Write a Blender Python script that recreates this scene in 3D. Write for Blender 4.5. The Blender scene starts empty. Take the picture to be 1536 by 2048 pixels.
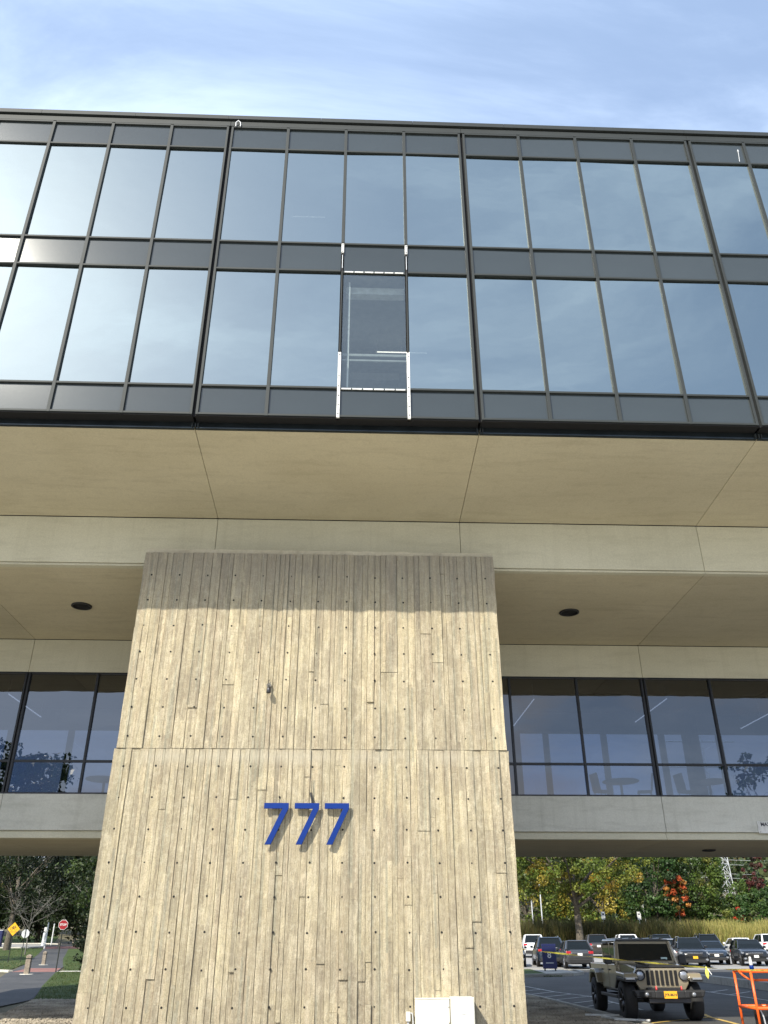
import bpy, math, random
import numpy as np
from mathutils import Vector, Matrix
R = math.radians
rnd = random.Random(7)
NR = np.random.RandomState(11)
sc = bpy.context.scene
C = sc.collection
# ------------------------------------------------------------------ camera
cam = bpy.data.objects.new('camera', bpy.data.cameras.new('camera')); C.objects.link(cam)
p, yw, rl = R(28.011), R(2.176), R(-.104)
Fv = Vector((math.sin(yw)*math.cos(p), math.cos(yw)*math.cos(p), math.sin(p)))
Rv = Vector((math.cos(yw), -math.sin(yw), 0)); Uv = Rv.cross(Fv)
R2 = Rv*math.cos(rl)+Uv*math.sin(rl); U2 = -Rv*math.sin(rl)+Uv*math.cos(rl)
cam.matrix_world = Matrix(((R2.x, U2.x, -Fv.x, 0), (R2.y, U2.y, -Fv.y, 0), (R2.z, U2.z, -Fv.z, 1.6), (0, 0, 0, 1)))
cam.data.sensor_fit = 'VERTICAL'; cam.data.sensor_height = 32; cam.data.lens = 1653.5/2048*32
cam.data.clip_start = .1; cam.data.clip_end = 3000
sc.camera = cam
# ------------------------------------------------------------------ world
SUN_EL, SUN_AZ = 39.5, 214.0          # azimuth clockwise from +Y (the building lies along +Y)
w = bpy.data.worlds.new('World'); sc.world = w; w.use_nodes = True
nt = w.node_tree; N = nt.nodes; L = nt.links; N.clear()
out = N.new('ShaderNodeOutputWorld'); bg = N.new('ShaderNodeBackground'); bg.inputs[1].default_value = .15
sky = N.new('ShaderNodeTexSky'); sky.sky_type = 'NISHITA'; sky.sun_disc = False
sky.sun_elevation = R(SUN_EL); sky.sun_rotation = R(SUN_AZ); sky.air_density = 1.0; sky.dust_density = .8; sky.ozone_density = 1.6
tc = N.new('ShaderNodeTexCoord'); sep = N.new('ShaderNodeSeparateXYZ'); L.new(tc.outputs['Generated'], sep.inputs[0])
def wm(op, a, b=None):
    n = N.new('ShaderNodeMath'); n.operation = op
    for i, v in enumerate((a, b)):
        if v is None: continue
        if isinstance(v, (int, float)): n.inputs[i].default_value = v
        else: L.new(v, n.inputs[i])
    return n.outputs[0]
zz = wm('ADD', wm('ABSOLUTE', sep.outputs[2]), .22)
comb = N.new('ShaderNodeCombineXYZ'); L.new(wm('DIVIDE', sep.outputs[0], zz), comb.inputs[0]); L.new(wm('DIVIDE', sep.outputs[1], zz), comb.inputs[1])
def cloud(scale, detail, rough, dist, lo, hi, sx=1, off=0):
    mp = N.new('ShaderNodeMapping'); L.new(comb.outputs[0], mp.inputs[0]); mp.inputs['Scale'].default_value = (sx, 1, 1); mp.inputs['Rotation'].default_value = (0, 0, R(35)); mp.inputs['Location'].default_value = (off, off*.7, 0)
    nz = N.new('ShaderNodeTexNoise'); L.new(mp.outputs[0], nz.inputs['Vector']); nz.inputs['Scale'].default_value = scale; nz.inputs['Detail'].default_value = detail
    nz.inputs['Roughness'].default_value = rough; nz.inputs['Distortion'].default_value = dist
    mr = N.new('ShaderNodeMapRange'); mr.interpolation_type = 'SMOOTHSTEP'; L.new(nz.outputs[0], mr.inputs[0]); mr.inputs[1].default_value = lo; mr.inputs[2].default_value = hi
    return mr.outputs[0]
c1 = cloud(2.2, 9, .62, .6, .42, .74, .5, 5.3)
c2 = cloud(.8, 4, .5, .2, .35, .75, 1, 7.7)
cf = wm('MINIMUM', wm('ADD', wm('MULTIPLY', c1, .62), wm('MULTIPLY', c2, .42)), .92)
cf = wm('ADD', wm('MULTIPLY', cf, .56), .42)
# cloud colour follows the sky's own brightness plus a veil
mixs = N.new('ShaderNodeMix'); mixs.data_type = 'RGBA'; mixs.inputs[0].default_value = .5
bw = N.new('ShaderNodeRGBToBW'); L.new(sky.outputs[0], bw.inputs[0])
g = wm('MULTIPLY', bw.outputs[0], .85)
dens = wm('MULTIPLY', c1, 1.0)
cc = N.new('ShaderNodeCombineColor')
for i_, (q0, q1) in enumerate(((2.3, 2.0), (3.35, 2.0), (5.2, 1.7))): L.new(wm('ADD', g, wm('ADD', wm('MULTIPLY', dens, q1), q0)), cc.inputs[i_])
mx = N.new('ShaderNodeMix'); mx.data_type = 'RGBA'; L.new(cf, mx.inputs[0]); L.new(sky.outputs[0], mx.inputs[6]); L.new(cc.outputs[0], mx.inputs[7])
lowm = N.new('ShaderNodeMapRange'); lowm.interpolation_type = 'SMOOTHSTEP'; L.new(sep.outputs[2], lowm.inputs[0]); lowm.inputs[1].default_value = .55; lowm.inputs[2].default_value = .2
mp3 = N.new('ShaderNodeMapping'); L.new(tc.outputs['Generated'], mp3.inputs[0]); mp3.inputs['Scale'].default_value = (1, 1, 2.3); mp3.inputs['Location'].default_value = (.4, 1.7, .2)
n3 = N.new('ShaderNodeTexNoise'); L.new(mp3.outputs[0], n3.inputs['Vector']); n3.inputs['Scale'].default_value = 3.4; n3.inputs['Detail'].default_value = 7; n3.inputs['Roughness'].default_value = .55
r3 = N.new('ShaderNodeMapRange'); r3.interpolation_type = 'SMOOTHSTEP'; L.new(n3.outputs[0], r3.inputs[0]); r3.inputs[1].default_value = .44; r3.inputs[2].default_value = .60
# banks of cumulus lower down
dk = N.new('ShaderNodeMix'); dk.data_type = 'RGBA'; dk.blend_type = 'MULTIPLY'; L.new(wm('MULTIPLY', lowm.outputs[0], .6), dk.inputs[0]); L.new(mx.outputs[2], dk.inputs[6]); dk.inputs[7].default_value = (.45, .52, .62, 1)
m3 = N.new('ShaderNodeMix'); m3.data_type = 'RGBA'; L.new(wm('MULTIPLY', r3.outputs[0], wm('MULTIPLY', lowm.outputs[0], .85)), m3.inputs[0]); L.new(dk.outputs[2], m3.inputs[6])
m3.inputs[7].default_value = (4.8, 4.85, 5.2, 1)
L.new(m3.outputs[2], bg.inputs[0]); L.new(bg.outputs[0], out.inputs[0])
# ------------------------------------------------------------------ sun and exposure
sl = bpy.data.lights.new('sun', 'SUN'); sl.energy = 4.6; sl.angle = R(.5); sl.color = (1, .93, .80)
so = bpy.data.objects.new('sun', sl); C.objects.link(so)
sd = Vector((math.sin(R(SUN_AZ))*math.cos(R(SUN_EL)), math.cos(R(SUN_AZ))*math.cos(R(SUN_EL)), math.sin(R(SUN_EL))))
so.rotation_euler = sd.to_track_quat('Z', 'Y').to_euler(); so.location = sd*80
sc.view_settings.view_transform = 'Standard'; sc.view_settings.look = 'None'; sc.view_settings.gamma = 1
sc.view_settings.use_curve_mapping = False; sc.view_settings.exposure = .55
sc.render.engine = 'CYCLES'; sc.cycles.max_bounces = 8; sc.cycles.transparent_max_bounces = 16; sc.cycles.use_denoising = True

# ================================================================== materials
def mat(name): 
    m = bpy.data.materials.new(name); m.use_nodes = True; m.node_tree.nodes.clear()
    o = m.node_tree.nodes.new('ShaderNodeOutputMaterial'); return m, m.node_tree.nodes, m.node_tree.links, o
def simple(name, col, rough=.6, metal=0., var=.12, scale=6., bump=0., bscale=60., spec=.5, emis=None, coat=0., rand=0.):
    m, n, l, o = mat(name)
    b = n.new('ShaderNodeBsdfPrincipled'); b.inputs['Roughness'].default_value = rough; b.inputs['Metallic'].default_value = metal
    b.inputs['Specular IOR Level'].default_value = spec; b.inputs['Coat Weight'].default_value = coat; b.inputs['Coat Roughness'].default_value = .04
    ge = n.new('ShaderNodeTexCoord')
    nz = n.new('ShaderNodeTexNoise'); nz.inputs['Scale'].default_value = scale; nz.inputs['Detail'].default_value = 6; l.new(ge.outputs['Object'], nz.inputs['Vector'])
    mr = n.new('ShaderNodeMapRange'); mr.inputs[1].default_value = .3; mr.inputs[2].default_value = .7; mr.inputs[3].default_value = 1-var; mr.inputs[4].default_value = 1+var; l.new(nz.outputs[0], mr.inputs[0])
    v = mr.outputs[0]
    if rand:
        oi = n.new('ShaderNodeObjectInfo'); m2 = n.new('ShaderNodeMapRange'); m2.inputs[3].default_value = 1-rand; m2.inputs[4].default_value = 1+rand; l.new(oi.outputs['Random'], m2.inputs[0])
        mm = n.new('ShaderNodeMath'); mm.operation = 'MULTIPLY'; l.new(v, mm.inputs[0]); l.new(m2.outputs[0], mm.inputs[1]); v = mm.outputs[0]
    vm = n.new('ShaderNodeVectorMath'); vm.operation = 'SCALE'; vm.inputs[0].default_value = col; l.new(v, vm.inputs['Scale'])
    l.new(vm.outputs[0], b.inputs['Base Color'])
    if bump:
        n2 = n.new('ShaderNodeTexNoise'); n2.inputs['Scale'].default_value = bscale; n2.inputs['Detail'].default_value = 5; l.new(ge.outputs['Object'], n2.inputs['Vector'])
        bp = n.new('ShaderNodeBump'); bp.inputs['Strength'].default_value = bump; bp.inputs['Distance'].default_value = .02; l.new(n2.outputs[0], bp.inputs['Height']); l.new(bp.outputs[0], b.inputs['Normal'])
    if emis: b.inputs['Emission Color'].default_value = (*emis[0], 1); b.inputs['Emission Strength'].default_value = emis[1]
    l.new(b.outputs[0], o.inputs[0]); return m

def nodes_helpers(n, l):
    def noise(vec, scale, detail=5, rough=.55, dist=0):
        z = n.new('ShaderNodeTexNoise'); z.inputs['Scale'].default_value = scale; z.inputs['Detail'].default_value = detail; z.inputs['Roughness'].default_value = rough; z.inputs['Distortion'].default_value = dist
        l.new(vec, z.inputs['Vector']); return z.outputs[0]
    def mapping(vec, sca, loc=(0, 0, 0)):
        z = n.new('ShaderNodeMapping'); l.new(vec, z.inputs[0]); z.inputs['Scale'].default_value = sca; z.inputs['Location'].default_value = loc; return z.outputs[0]
    def rng(v, a, b, c, d):
        z = n.new('ShaderNodeMapRange'); l.new(v, z.inputs[0])
        for i, q in enumerate((a, b, c, d)): z.inputs[i+1].default_value = q
        return z.outputs[0]
    def mix(f, a, b, mode='MIX'):
        z = n.new('ShaderNodeMix'); z.data_type = 'RGBA'; z.blend_type = mode
        for s, q in ((0, f), (6, a), (7, b)):
            if isinstance(q, (int, float)): z.inputs[s].default_value = q
            elif isinstance(q, tuple): z.inputs[s].default_value = (*q, 1)
            else: l.new(q, z.inputs[s])
        return z.outputs[2]
    def math_(op, a, b):
        z = n.new('ShaderNodeMath'); z.operation = op
        for i, q in enumerate((a, b)):
            if isinstance(q, (int, float)): z.inputs[i].default_value = q
            else: l.new(q, z.inputs[i])
        return z.outputs[0]
    return noise, mapping, rng, mix, math_

def concrete(name, ca, cb, dark, stain=.5, bump=.25):
    m, n, l, o = mat(name); noise, mapping, rng, mix, math_ = nodes_helpers(n, l)
    b = n.new('ShaderNodeBsdfPrincipled'); b.inputs['Roughness'].default_value = .85; b.inputs['Specular IOR Level'].default_value = .3
    g = n.new('ShaderNodeNewGeometry').outputs['Position']
    oi = n.new('ShaderNodeObjectInfo')
    big = noise(mapping(g, (.35, .5, .6)), 1.0, 6, .6, .4); fine = noise(g, 28, 8, .7); st = noise(mapping(g, (1.2, 7, 7)), .6, 5, .65, .3)
    drip = noise(mapping(g, (5, 5, .35)), 1.0, 5, .6)
    c = mix(rng(big, .35, .65, 0, 1), ca, cb)
    c = mix(rng(st, .5, .72, 0, stain), c, dark)
    c = mix(rng(drip, .52, .75, 0, stain*.7), c, dark)
    c = mix(1.0, c, mix(fine, (.72, .72, .72), (1.2, 1.2, 1.18)), 'MULTIPLY')
    c = mix(1.0, c, mix(oi.outputs['Random'], (.94, .94, .95), (1.05, 1.04, 1.03)), 'MULTIPLY')
    l.new(c, b.inputs['Base Color'])
    bp = n.new('ShaderNodeBump'); bp.inputs['Strength'].default_value = bump; bp.inputs['Distance'].default_value = .01
    l.new(math_('ADD', math_('MULTIPLY', fine, .7), noise(g, 90, 3, .6)), bp.inputs['Height']); l.new(bp.outputs[0], b.inputs['Normal'])
    l.new(b.outputs[0], o.inputs[0]); return m

def board_concrete(name):
    m, n, l, o = mat(name); noise, mapping, rng, mix, math_ = nodes_helpers(n, l)
    b = n.new('ShaderNodeBsdfPrincipled'); b.inputs['Roughness'].default_value = .9; b.inputs['Specular IOR Level'].default_value = .25
    g = n.new('ShaderNodeNewGeometry').outputs['Position']; oi = n.new('ShaderNodeObjectInfo')
    cr = n.new('ShaderNodeValToRGB'); cr.color_ramp.interpolation = 'LINEAR'; l.new(oi.outputs['Random'], cr.inputs[0])
    e = cr.color_ramp.elements; e[0].position = 0; e[0].color = (.52, .455, .30, 1); e[1].position = 1; e[1].color = (.385, .345, .235, 1)
    for ps, cl in ((.25, (.445, .39, .26)), (.42, (.49, .43, .285)), (.6, (.355, .31, .22)), (.72, (.55, .485, .32)), (.88, (.425, .38, .265))):
        q = e.new(ps); q.color = (*cl, 1)
    big = noise(g, .55, 5, .62, .5); grain = noise(mapping(g, (30, 30, 4.5)), 1.0, 7, .7, .4); med = noise(mapping(g, (4.5, 4.5, 1.6)), 1.0, 8, .72, .6); fine = noise(g, 45, 8, .75); pit = noise(g, 17, 4, .7)
    c = mix(rng(big, .45, .58, 0, .6), cr.outputs[0], (.37, .32, .23))
    streak = noise(mapping(g, (15, 15, .5)), 1.0, 5, .6, .3)
    c = mix(rng(streak, .52, .62, 0, .45), c, (.58, .52, .37)); c = mix(rng(streak, .36, .46, .38, 0), c, (.29, .25, .18))
    c = mix(rng(med, .50, .62, 0, .6), c, (.62, .56, .41))
    c = mix(rng(med, .34, .46, .45, 0), c, (.31, .27, .20))
    sp0 = n.new('ShaderNodeSeparateXYZ'); l.new(g, sp0.inputs[0])
    for wd_, zl_, am, ofs in ((.047, 1.6, .46, 0.), (.083, 1.0, .42, 3.3)):
        ix = math_('FLOOR', math_('ADD', math_('DIVIDE', sp0.outputs[0], wd_), math_('MULTIPLY', med, .5)), 0)
        wn0 = n.new('ShaderNodeTexWhiteNoise'); wn0.noise_dimensions = '1D'; l.new(math_('ADD', ix, ofs), wn0.inputs['W'])
        iz = math_('FLOOR', math_('ADD', math_('DIVIDE', sp0.outputs[2], zl_), math_('MULTIPLY', wn0.outputs[0], 7.3)), 0)
        wn = n.new('ShaderNodeTexWhiteNoise'); wn.noise_dimensions = '1D'; l.new(math_('ADD', math_('MULTIPLY', ix, 13.7), math_('MULTIPLY', iz, 3.1)), wn.inputs['W'])
        c = mix(1.0, c, mix(wn.outputs[0], (1-am*.42, 1-am*.44, 1-am*.42), (1+am*.30, 1+am*.28, 1+am*.24)), 'MULTIPLY')
        if ofs == 0: wtint = wn.outputs[0]
    c = mix(rng(wtint, .86, .90, 0, .22), c, (.40, .30, .21)); c = mix(rng(wtint, .10, .06, 0, .3), c, (.33, .35, .27))
    pk = noise(mapping(g, (1.3, 1, .5), (4, 0, 3)), 1.0, 4, .6)
    c = mix(rng(pk, .54, .66, 0, .22), c, (.36, .29, .21))
    c = mix(1.0, c, mix(rng(grain, .3, .7, 0, 1), (.84, .84, .84), (1.12, 1.12, 1.12)), 'MULTIPLY')
    c = mix(rng(fine, .38, .52, .55, 0), c, (.20, .175, .13)); gr2 = noise(g, 11, 9, .8, .4); c = mix(rng(gr2, .50, .62, 0, .35), c, (.60, .55, .41)); c = mix(rng(gr2, .38, .47, .3, 0), c, (.27, .235, .17))
    sp = n.new('ShaderNodeSeparateXYZ'); l.new(g, sp.inputs[0])
    # darker grey towards the top of the pier and pale lime along the pour joints
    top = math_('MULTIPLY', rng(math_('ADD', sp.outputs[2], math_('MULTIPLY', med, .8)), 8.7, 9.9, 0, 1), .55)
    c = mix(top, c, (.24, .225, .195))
    jn = math_('MULTIPLY', rng(math_('ABSOLUTE', math_('SUBTRACT', sp.outputs[2], 5.22), 0), .0, .22, 1, 0), rng(big, .4, .55, 0, .6))
    c = mix(jn, c, (.48, .44, .34))
    hole = rng(pit, .70, .74, 0, .8); c = mix(hole, c, (.10, .085, .06))
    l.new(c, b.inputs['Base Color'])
    hgt = math_('SUBTRACT', math_('ADD', math_('ADD', math_('MULTIPLY', grain, .9), math_('MULTIPLY', fine, .55)), math_('MULTIPLY', med, .5)), math_('MULTIPLY', hole, .8))
    bp = n.new('ShaderNodeBump'); bp.inputs['Strength'].default_value = 1.0; bp.inputs['Distance'].default_value = .035
    l.new(hgt, bp.inputs['Height']); l.new(bp.outputs[0], b.inputs['Normal'])
    l.new(b.outputs[0], o.inputs[0]); return m

def glass(name, refl, tint, trans, f0, wav=.02, edge=.35):
    m, n, l, o = mat(name); noise, mapping, rng, mix, math_ = nodes_helpers(n, l)
    gl = n.new('ShaderNodeBsdfGlossy'); gl.inputs['Color'].default_value = (*refl, 1); gl.inputs['Roughness'].default_value = 0.0
    tr = n.new('ShaderNodeBsdfTransparent'); tr.inputs['Color'].default_value = (*trans, 1)
    df = n.new('ShaderNodeBsdfDiffuse'); df.inputs['Color'].default_value = (*tint, 1)
    fr = n.new('ShaderNodeLayerWeight'); fr.inputs[0].default_value = .35
    fac = rng(fr.outputs['Facing'], 0, 1, f0, f0+edge)
    g = n.new('ShaderNodeTexCoord').outputs['Object']; oi = n.new('ShaderNodeObjectInfo')
    va = n.new('ShaderNodeVectorMath'); va.operation = 'ADD'; l.new(g, va.inputs[0])
    vs = n.new('ShaderNodeVectorMath'); vs.operation = 'SCALE'; vs.inputs[0].default_value = (37, 91, 53); l.new(oi.outputs['Random'], vs.inputs['Scale']); l.new(vs.outputs[0], va.inputs[1])
    bp = n.new('ShaderNodeBump'); bp.inputs['Strength'].default_value = wav; bp.inputs['Distance'].default_value = .1
    l.new(noise(mapping(va.outputs[0], (1, 1, 1.6)), .9, 2, .4), bp.inputs['Height']); l.new(bp.outputs[0], gl.inputs['Normal'])
    ms = n.new('ShaderNodeMixShader'); ms.inputs[0].default_value = .12; l.new(tr.outputs[0], ms.inputs[1]); l.new(df.outputs[0], ms.inputs[2])
    m2 = n.new('ShaderNodeMixShader'); l.new(fac, m2.inputs[0]); l.new(ms.outputs[0], m2.inputs[1]); l.new(gl.outputs[0], m2.inputs[2])
    l.new(m2.outputs[0], o.inputs[0]); return m

def ground_mat(name, cols, scales, rough=.9, bump=.4, bs=40, spec=.3):
    m, n, l, o = mat(name); noise, mapping, rng, mix, math_ = nodes_helpers(n, l)
    b = n.new('ShaderNodeBsdfPrincipled'); b.inputs['Roughness'].default_value = rough; b.inputs['Specular IOR Level'].default_value = spec
    g = n.new('ShaderNodeNewGeometry').outputs['Position']
    c = mix(rng(noise(g, scales[0], 6, .6, .3), .4, .6, 0, 1), cols[0], cols[1])
    c = mix(rng(noise(g, scales[1], 6, .7), .5, .72, 0, .7), c, cols[2])
    f = noise(g, bs, 6, .75); c = mix(1.0, c, mix(f, (.65, .65, .65), (1.35, 1.35, 1.35)), 'MULTIPLY')
    l.new(c, b.inputs['Base Color'])
    bp = n.new('ShaderNodeBump'); bp.inputs['Strength'].default_value = bump; bp.inputs['Distance'].default_value = .03; l.new(f, bp.inputs['Height']); l.new(bp.outputs[0], b.inputs['Normal'])
    l.new(b.outputs[0], o.inputs[0]); return m

def leaf_mat(name):
    m, n, l, o = mat(name)
    a = n.new('ShaderNodeAttribute'); a.attribute_name = 'col'
    d = n.new('ShaderNodeBsdfPrincipled'); d.inputs['Roughness'].default_value = .5; d.inputs['Specular IOR Level'].default_value = .35; l.new(a.outputs['Color'], d.inputs['Base Color'])
    t = n.new('ShaderNodeBsdfTranslucent'); l.new(a.outputs['Color'], t.inputs['Color'])
    ms = n.new('ShaderNodeMixShader'); ms.inputs[0].default_value = .25; l.new(d.outputs[0], ms.inputs[1]); l.new(t.outputs[0], ms.inputs[2]); l.new(ms.outputs[0], o.inputs[0]); return m

M_SOFF = concrete('soffit concrete', (.56, .51, .375), (.51, .46, .33), (.38, .335, .24), .4, .15)
M_FASC = concrete('fascia concrete', (.60, .58, .465), (.54, .52, .41), (.39, .37, .28), .35, .15)
M_SPAN = concrete('spandrel concrete', (.60, .61, .57), (.52, .53, .49), (.36, .365, .33), .5, .35)
M_BOARD = board_concrete('board marked concrete')
M_CAP = concrete('cap concrete', (.50, .46, .36), (.43, .39, .30), (.24, .21, .16), .6, .5)
M_FRAME = simple('dark anodised frame', (.034, .039, .039), .6, .1, .08, 1.2, .0, spec=.25)
M_FRAME2 = simple('black window frame', (.018, .02, .024), .4, .4, .1, 2)
M_PANEL = simple('charcoal spandrel panel', (.046, .056, .060), .14, .15, .07, .8, .02, 300, rand=.06)
M_FLASH = simple('flashing metal', (.05, .062, .068), .3, .8, .2, 2)
M_BLACK = simple('black gasket', (.006, .006, .007), .8)
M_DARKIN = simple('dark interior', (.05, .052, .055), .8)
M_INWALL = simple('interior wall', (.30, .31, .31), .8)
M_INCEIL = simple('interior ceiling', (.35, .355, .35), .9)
M_WHITE = simple('white aluminium', (.62, .625, .61), .5, 0, .22, 7)
M_PAINTW = simple('white cabinet paint', (.70, .69, .62), .45, 0, .10, 3)
M_HOLE = simple('tie hole', (.012, .011, .010), .9)
M_BLUE = simple('blue painted metal', (.001, .024, .17), .5, 0, .10, 3, spec=.2)
M_GLASSU = glass('coated upper glass', (.47, .535, .525), (.05, .07, .08), (.10, .12, .13), .58, .03)
M_GLASSC = glass('clear upper glass', (.60, .68, .72), (.16, .19, .19), (.72, .78, .77), .10, .01, .36)
M_GLASSL = glass('lower glass', (.36, .365, .375), (.01, .01, .012), (.11, .145, .24), .31, .02)
M_LAMP = simple('lit tube', (.9, .9, .85), .5, emis=((1, .93, .8), 1.3))
M_ASPH = ground_mat('asphalt', ((.062, .060, .056), (.085, .082, .076), (.045, .044, .042)), (.25, 1.5), .85, .4, 60)
M_ASPH2 = ground_mat('pale sunlit asphalt', ((.27, .265, .25), (.33, .32, .30), (.20, .195, .185)), (.25, 1.5), .85, .4, 60)  # sunlit look put into the colour, far paler than plain asphalt
M_PATH = ground_mat('path asphalt', ((.065, .066, .068), (.085, .085, .085), (.045, .046, .048)), (.35, 2), .85, .3, 50)
M_RED = ground_mat('red paving', ((.24, .11, .09), (.30, .15, .125), (.17, .08, .07)), (.8, 4), .8, .3, 40)
M_GRASSG = ground_mat('lawn soil', ((.045, .075, .018), (.065, .09, .024), (.03, .045, .014)), (.4, 3), .95, .8, 25)
M_DIRT = ground_mat('dry ground', ((.16, .14, .09), (.11, .10, .06), (.07, .075, .035)), (.3, 2), .95, .8, 20)
M_PAVE = ground_mat('pale concrete paving', ((.48, .455, .39), (.52, .495, .42), (.42, .395, .335)), (.3, 2), .9, .3, 30)
M_BEDG = ground_mat('gravel bed soil', ((.13, .115, .09), (.18, .16, .125), (.08, .07, .055)), (.8, 5), .95, .9, 30)
M_STONE = simple('gravel stone', (.34, .30, .235), .85, 0, .5, .9, rand=0)
M_KERB = concrete('kerb concrete', (.36, .35, .31), (.30, .29, .26), (.16, .15, .13), .5, .4)
M_KERBL = concrete('pale kerb', (.62, .60, .52), (.55, .53, .46), (.4, .38, .32), .3, .3)
M_LINEW = simple('worn white line', (.42, .42, .40), .8, 0, .4, 5)
M_LINEY = simple('yellow line', (.62, .42, .10), .8, 0, .3, 5)
M_LEAF = leaf_mat('leaves')
M_BARK = simple('bark', (.10, .085, .065), .95, 0, .4, 8, .8, 25)
M_BARKG = simple('grey dead bark', (.15, .142, .125), .95, 0, .3, 8, .5, 25)
M_TYRE = simple('tyre rubber', (.018, .018, .019), .8, 0, .2, 20, .3, 60)
M_RIM = simple('alloy rim', (.45, .46, .48), .3, .8, .05, 5)
M_RIMD = simple('dark rim', (.06, .06, .065), .35, .6, .05, 5)
M_CGLASS = simple('car glass', (.008, .011, .012), .03, 0, .05, 2, spec=.3)
M_TRIM = simple('black plastic trim', (.018, .018, .019), .55, 0, .1, 10)
M_CHROME = simple('bright trim', (.7, .7, .72), .15, 1, .03, 5)
M_HEAD = simple('headlight lens', (.34, .36, .39), .12, .5, .1, 30)
M_TAIL = simple('tail light lens', (.42, .012, .02), .15, 0, .1, 10)
M_PLATEY = simple('gold plate', (.85, .42, .02), .45, 0, .03, 5)
M_PLATEW = simple('white plate', (.75, .75, .72), .45, 0, .03, 5)
M_NAVY = simple('navy sign paint', (.012, .018, .085), .4, 0, .05, 3)
M_INK = simple('dark ink', (.01, .012, .03), .6)
M_ORANGE = simple('orange enamel', (.82, .13, .022), .35, 0, .08, 6)
M_REDP = simple('red sign paint', (.30, .012, .018), .4, 0, .05, 6)
M_YEL = simple('yellow sign sheet', (.80, .42, .008), .45, 0, .05, 6)
M_POST = simple('dark steel post', (.03, .035, .03), .6, .3)
M_WOOD = simple('weathered timber', (.24, .20, .155), .85, 0, .3, 12, .5, 40)
M_GALV = simple('galvanised steel', (.58, .60, .62), .5, .3, .1, 4)
M_TAPE = simple('caution tape film', (.80, .72, .12), .4, 0, .35, 14)
M_RED2 = simple('red hook paint', (.55, .02, .02), .4)
M_DECAL = simple('windscreen sticker', (.45, .6, .58), .5)

# ================================================================== mesh helpers
class MB:
    def __init__(s): s.v = []; s.f = []
    def quad(s, a, b, c, d): i = len(s.v); s.v += [a, b, c, d]; s.f.append((i, i+1, i+2, i+3)); return s
    def box(s, x0, x1, y0, y1, z0, z1, mtx=None):
        P = [Vector(q) for q in ((x0, y0, z0), (x1, y0, z0), (x1, y1, z0), (x0, y1, z0), (x0, y0, z1), (x1, y0, z1), (x1, y1, z1), (x0, y1, z1))]
        if mtx is not None: P = [mtx @ q for q in P]
        i = len(s.v); s.v += P
        s.f += [tuple(i+k for k in q) for q in ((0, 3, 2, 1), (4, 5, 6, 7), (0, 1, 5, 4), (1, 2, 6, 5), (2, 3, 7, 6), (3, 0, 4, 7))]; return s
    def prism(s, poly, y0, y1, axis='y'):
        # poly in (x, z) when axis y; (y, z) when axis x; (x, y) when axis z
        n = len(poly); i = len(s.v)
        for t in (y0, y1):
            for a, b in poly: s.v.append({'y': (a, t, b), 'x': (t, a, b), 'z': (a, b, t)}[axis])
        ar = sum(poly[k][0]*poly[(k+1) % n][1]-poly[(k+1) % n][0]*poly[k][1] for k in range(n))
        flip = (ar > 0) == (axis != 'y')
        A = tuple(range(i, i+n)); B = tuple(range(i+n, i+2*n))
        s.f.append(A[::-1] if flip else A); s.f.append(B if flip else B[::-1])
        for k in range(n):
            q = (i+k, i+(k+1) % n, i+n+(k+1) % n, i+n+k); s.f.append(q if flip else q[::-1])
        return s
    def tube(s, a, b, r0, r1=None, n=8, cap=True):
        a = Vector(a); b = Vector(b); r1 = r0 if r1 is None else r1
        d = (b-a).normalized(); u = d.orthogonal().normalized(); v = d.cross(u); i = len(s.v)
        for c, r in ((a, r0), (b, r1)):
            for k in range(n):
                t = 2*math.pi*k/n; s.v.append(c+u*math.cos(t)*r+v*math.sin(t)*r)
        for k in range(n): s.f.append((i+k, i+(k+1) % n, i+n+(k+1) % n, i+n+k))
        if cap: s.f.append(tuple(range(i+n-1, i-1, -1))); s.f.append(tuple(range(i+n, i+2*n)))
        return s
    def path(s, pts, r, n=6):
        for a, b in zip(pts[:-1], pts[1:]): s.tube(a, b, r, n=n)
        return s
    def lathe(s, prof, c, axis='x', n=20):
        i = len(s.v); m = len(prof)
        for k in range(n):
            t = 2*math.pi*k/n
            for r, h in prof:
                q = {'x': (h, r*math.cos(t), r*math.sin(t)), 'z': (r*math.cos(t), r*math.sin(t), h), 'y': (r*math.cos(t), h, r*math.sin(t))}[axis]
                s.v.append((c[0]+q[0], c[1]+q[1], c[2]+q[2]))
        for k in range(n):
            for j in range(m-1):
                a = i+k*m+j; b = i+((k+1) % n)*m+j; s.f.append((a, b, b+1, a+1))
        return s
    def loft(s, secs, cap=True):
        i = len(s.v); m = len(secs[0])
        for q in secs: s.v += [tuple(x) for x in q]
        for k in range(len(secs)-1):
            for j in range(m):
                a = i+k*m+j; b = i+k*m+(j+1) % m; s.f.append((a, b, b+m, a+m))
        if cap: s.f.append(tuple(range(i+m-1, i-1, -1))); e = i+(len(secs)-1)*m; s.f.append(tuple(range(e, e+m)))
        return s
    def mesh(s, name, m, smooth=False, bevel=0):
        me = bpy.data.meshes.new(name); me.from_pydata([tuple(q) for q in s.v], [], s.f); me.materials.append(m); me.update()
        if smooth: me.shade_smooth()
        return me
    def obj(s, name, m, parent=None, smooth=False, loc=None, bevel=0, label=None):
        o = bpy.data.objects.new(name, s.mesh(name, m, smooth)); C.objects.link(o)
        if parent: o.parent = parent
        if loc is not None: o.location = loc
        if bevel:
            b = o.modifiers.new('bevel', 'BEVEL'); b.width = bevel; b.segments = 2; b.limit_method = 'ANGLE'; b.angle_limit = R(35)
            if smooth is False: pass
        if label: o['label'] = label
        return o
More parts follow.
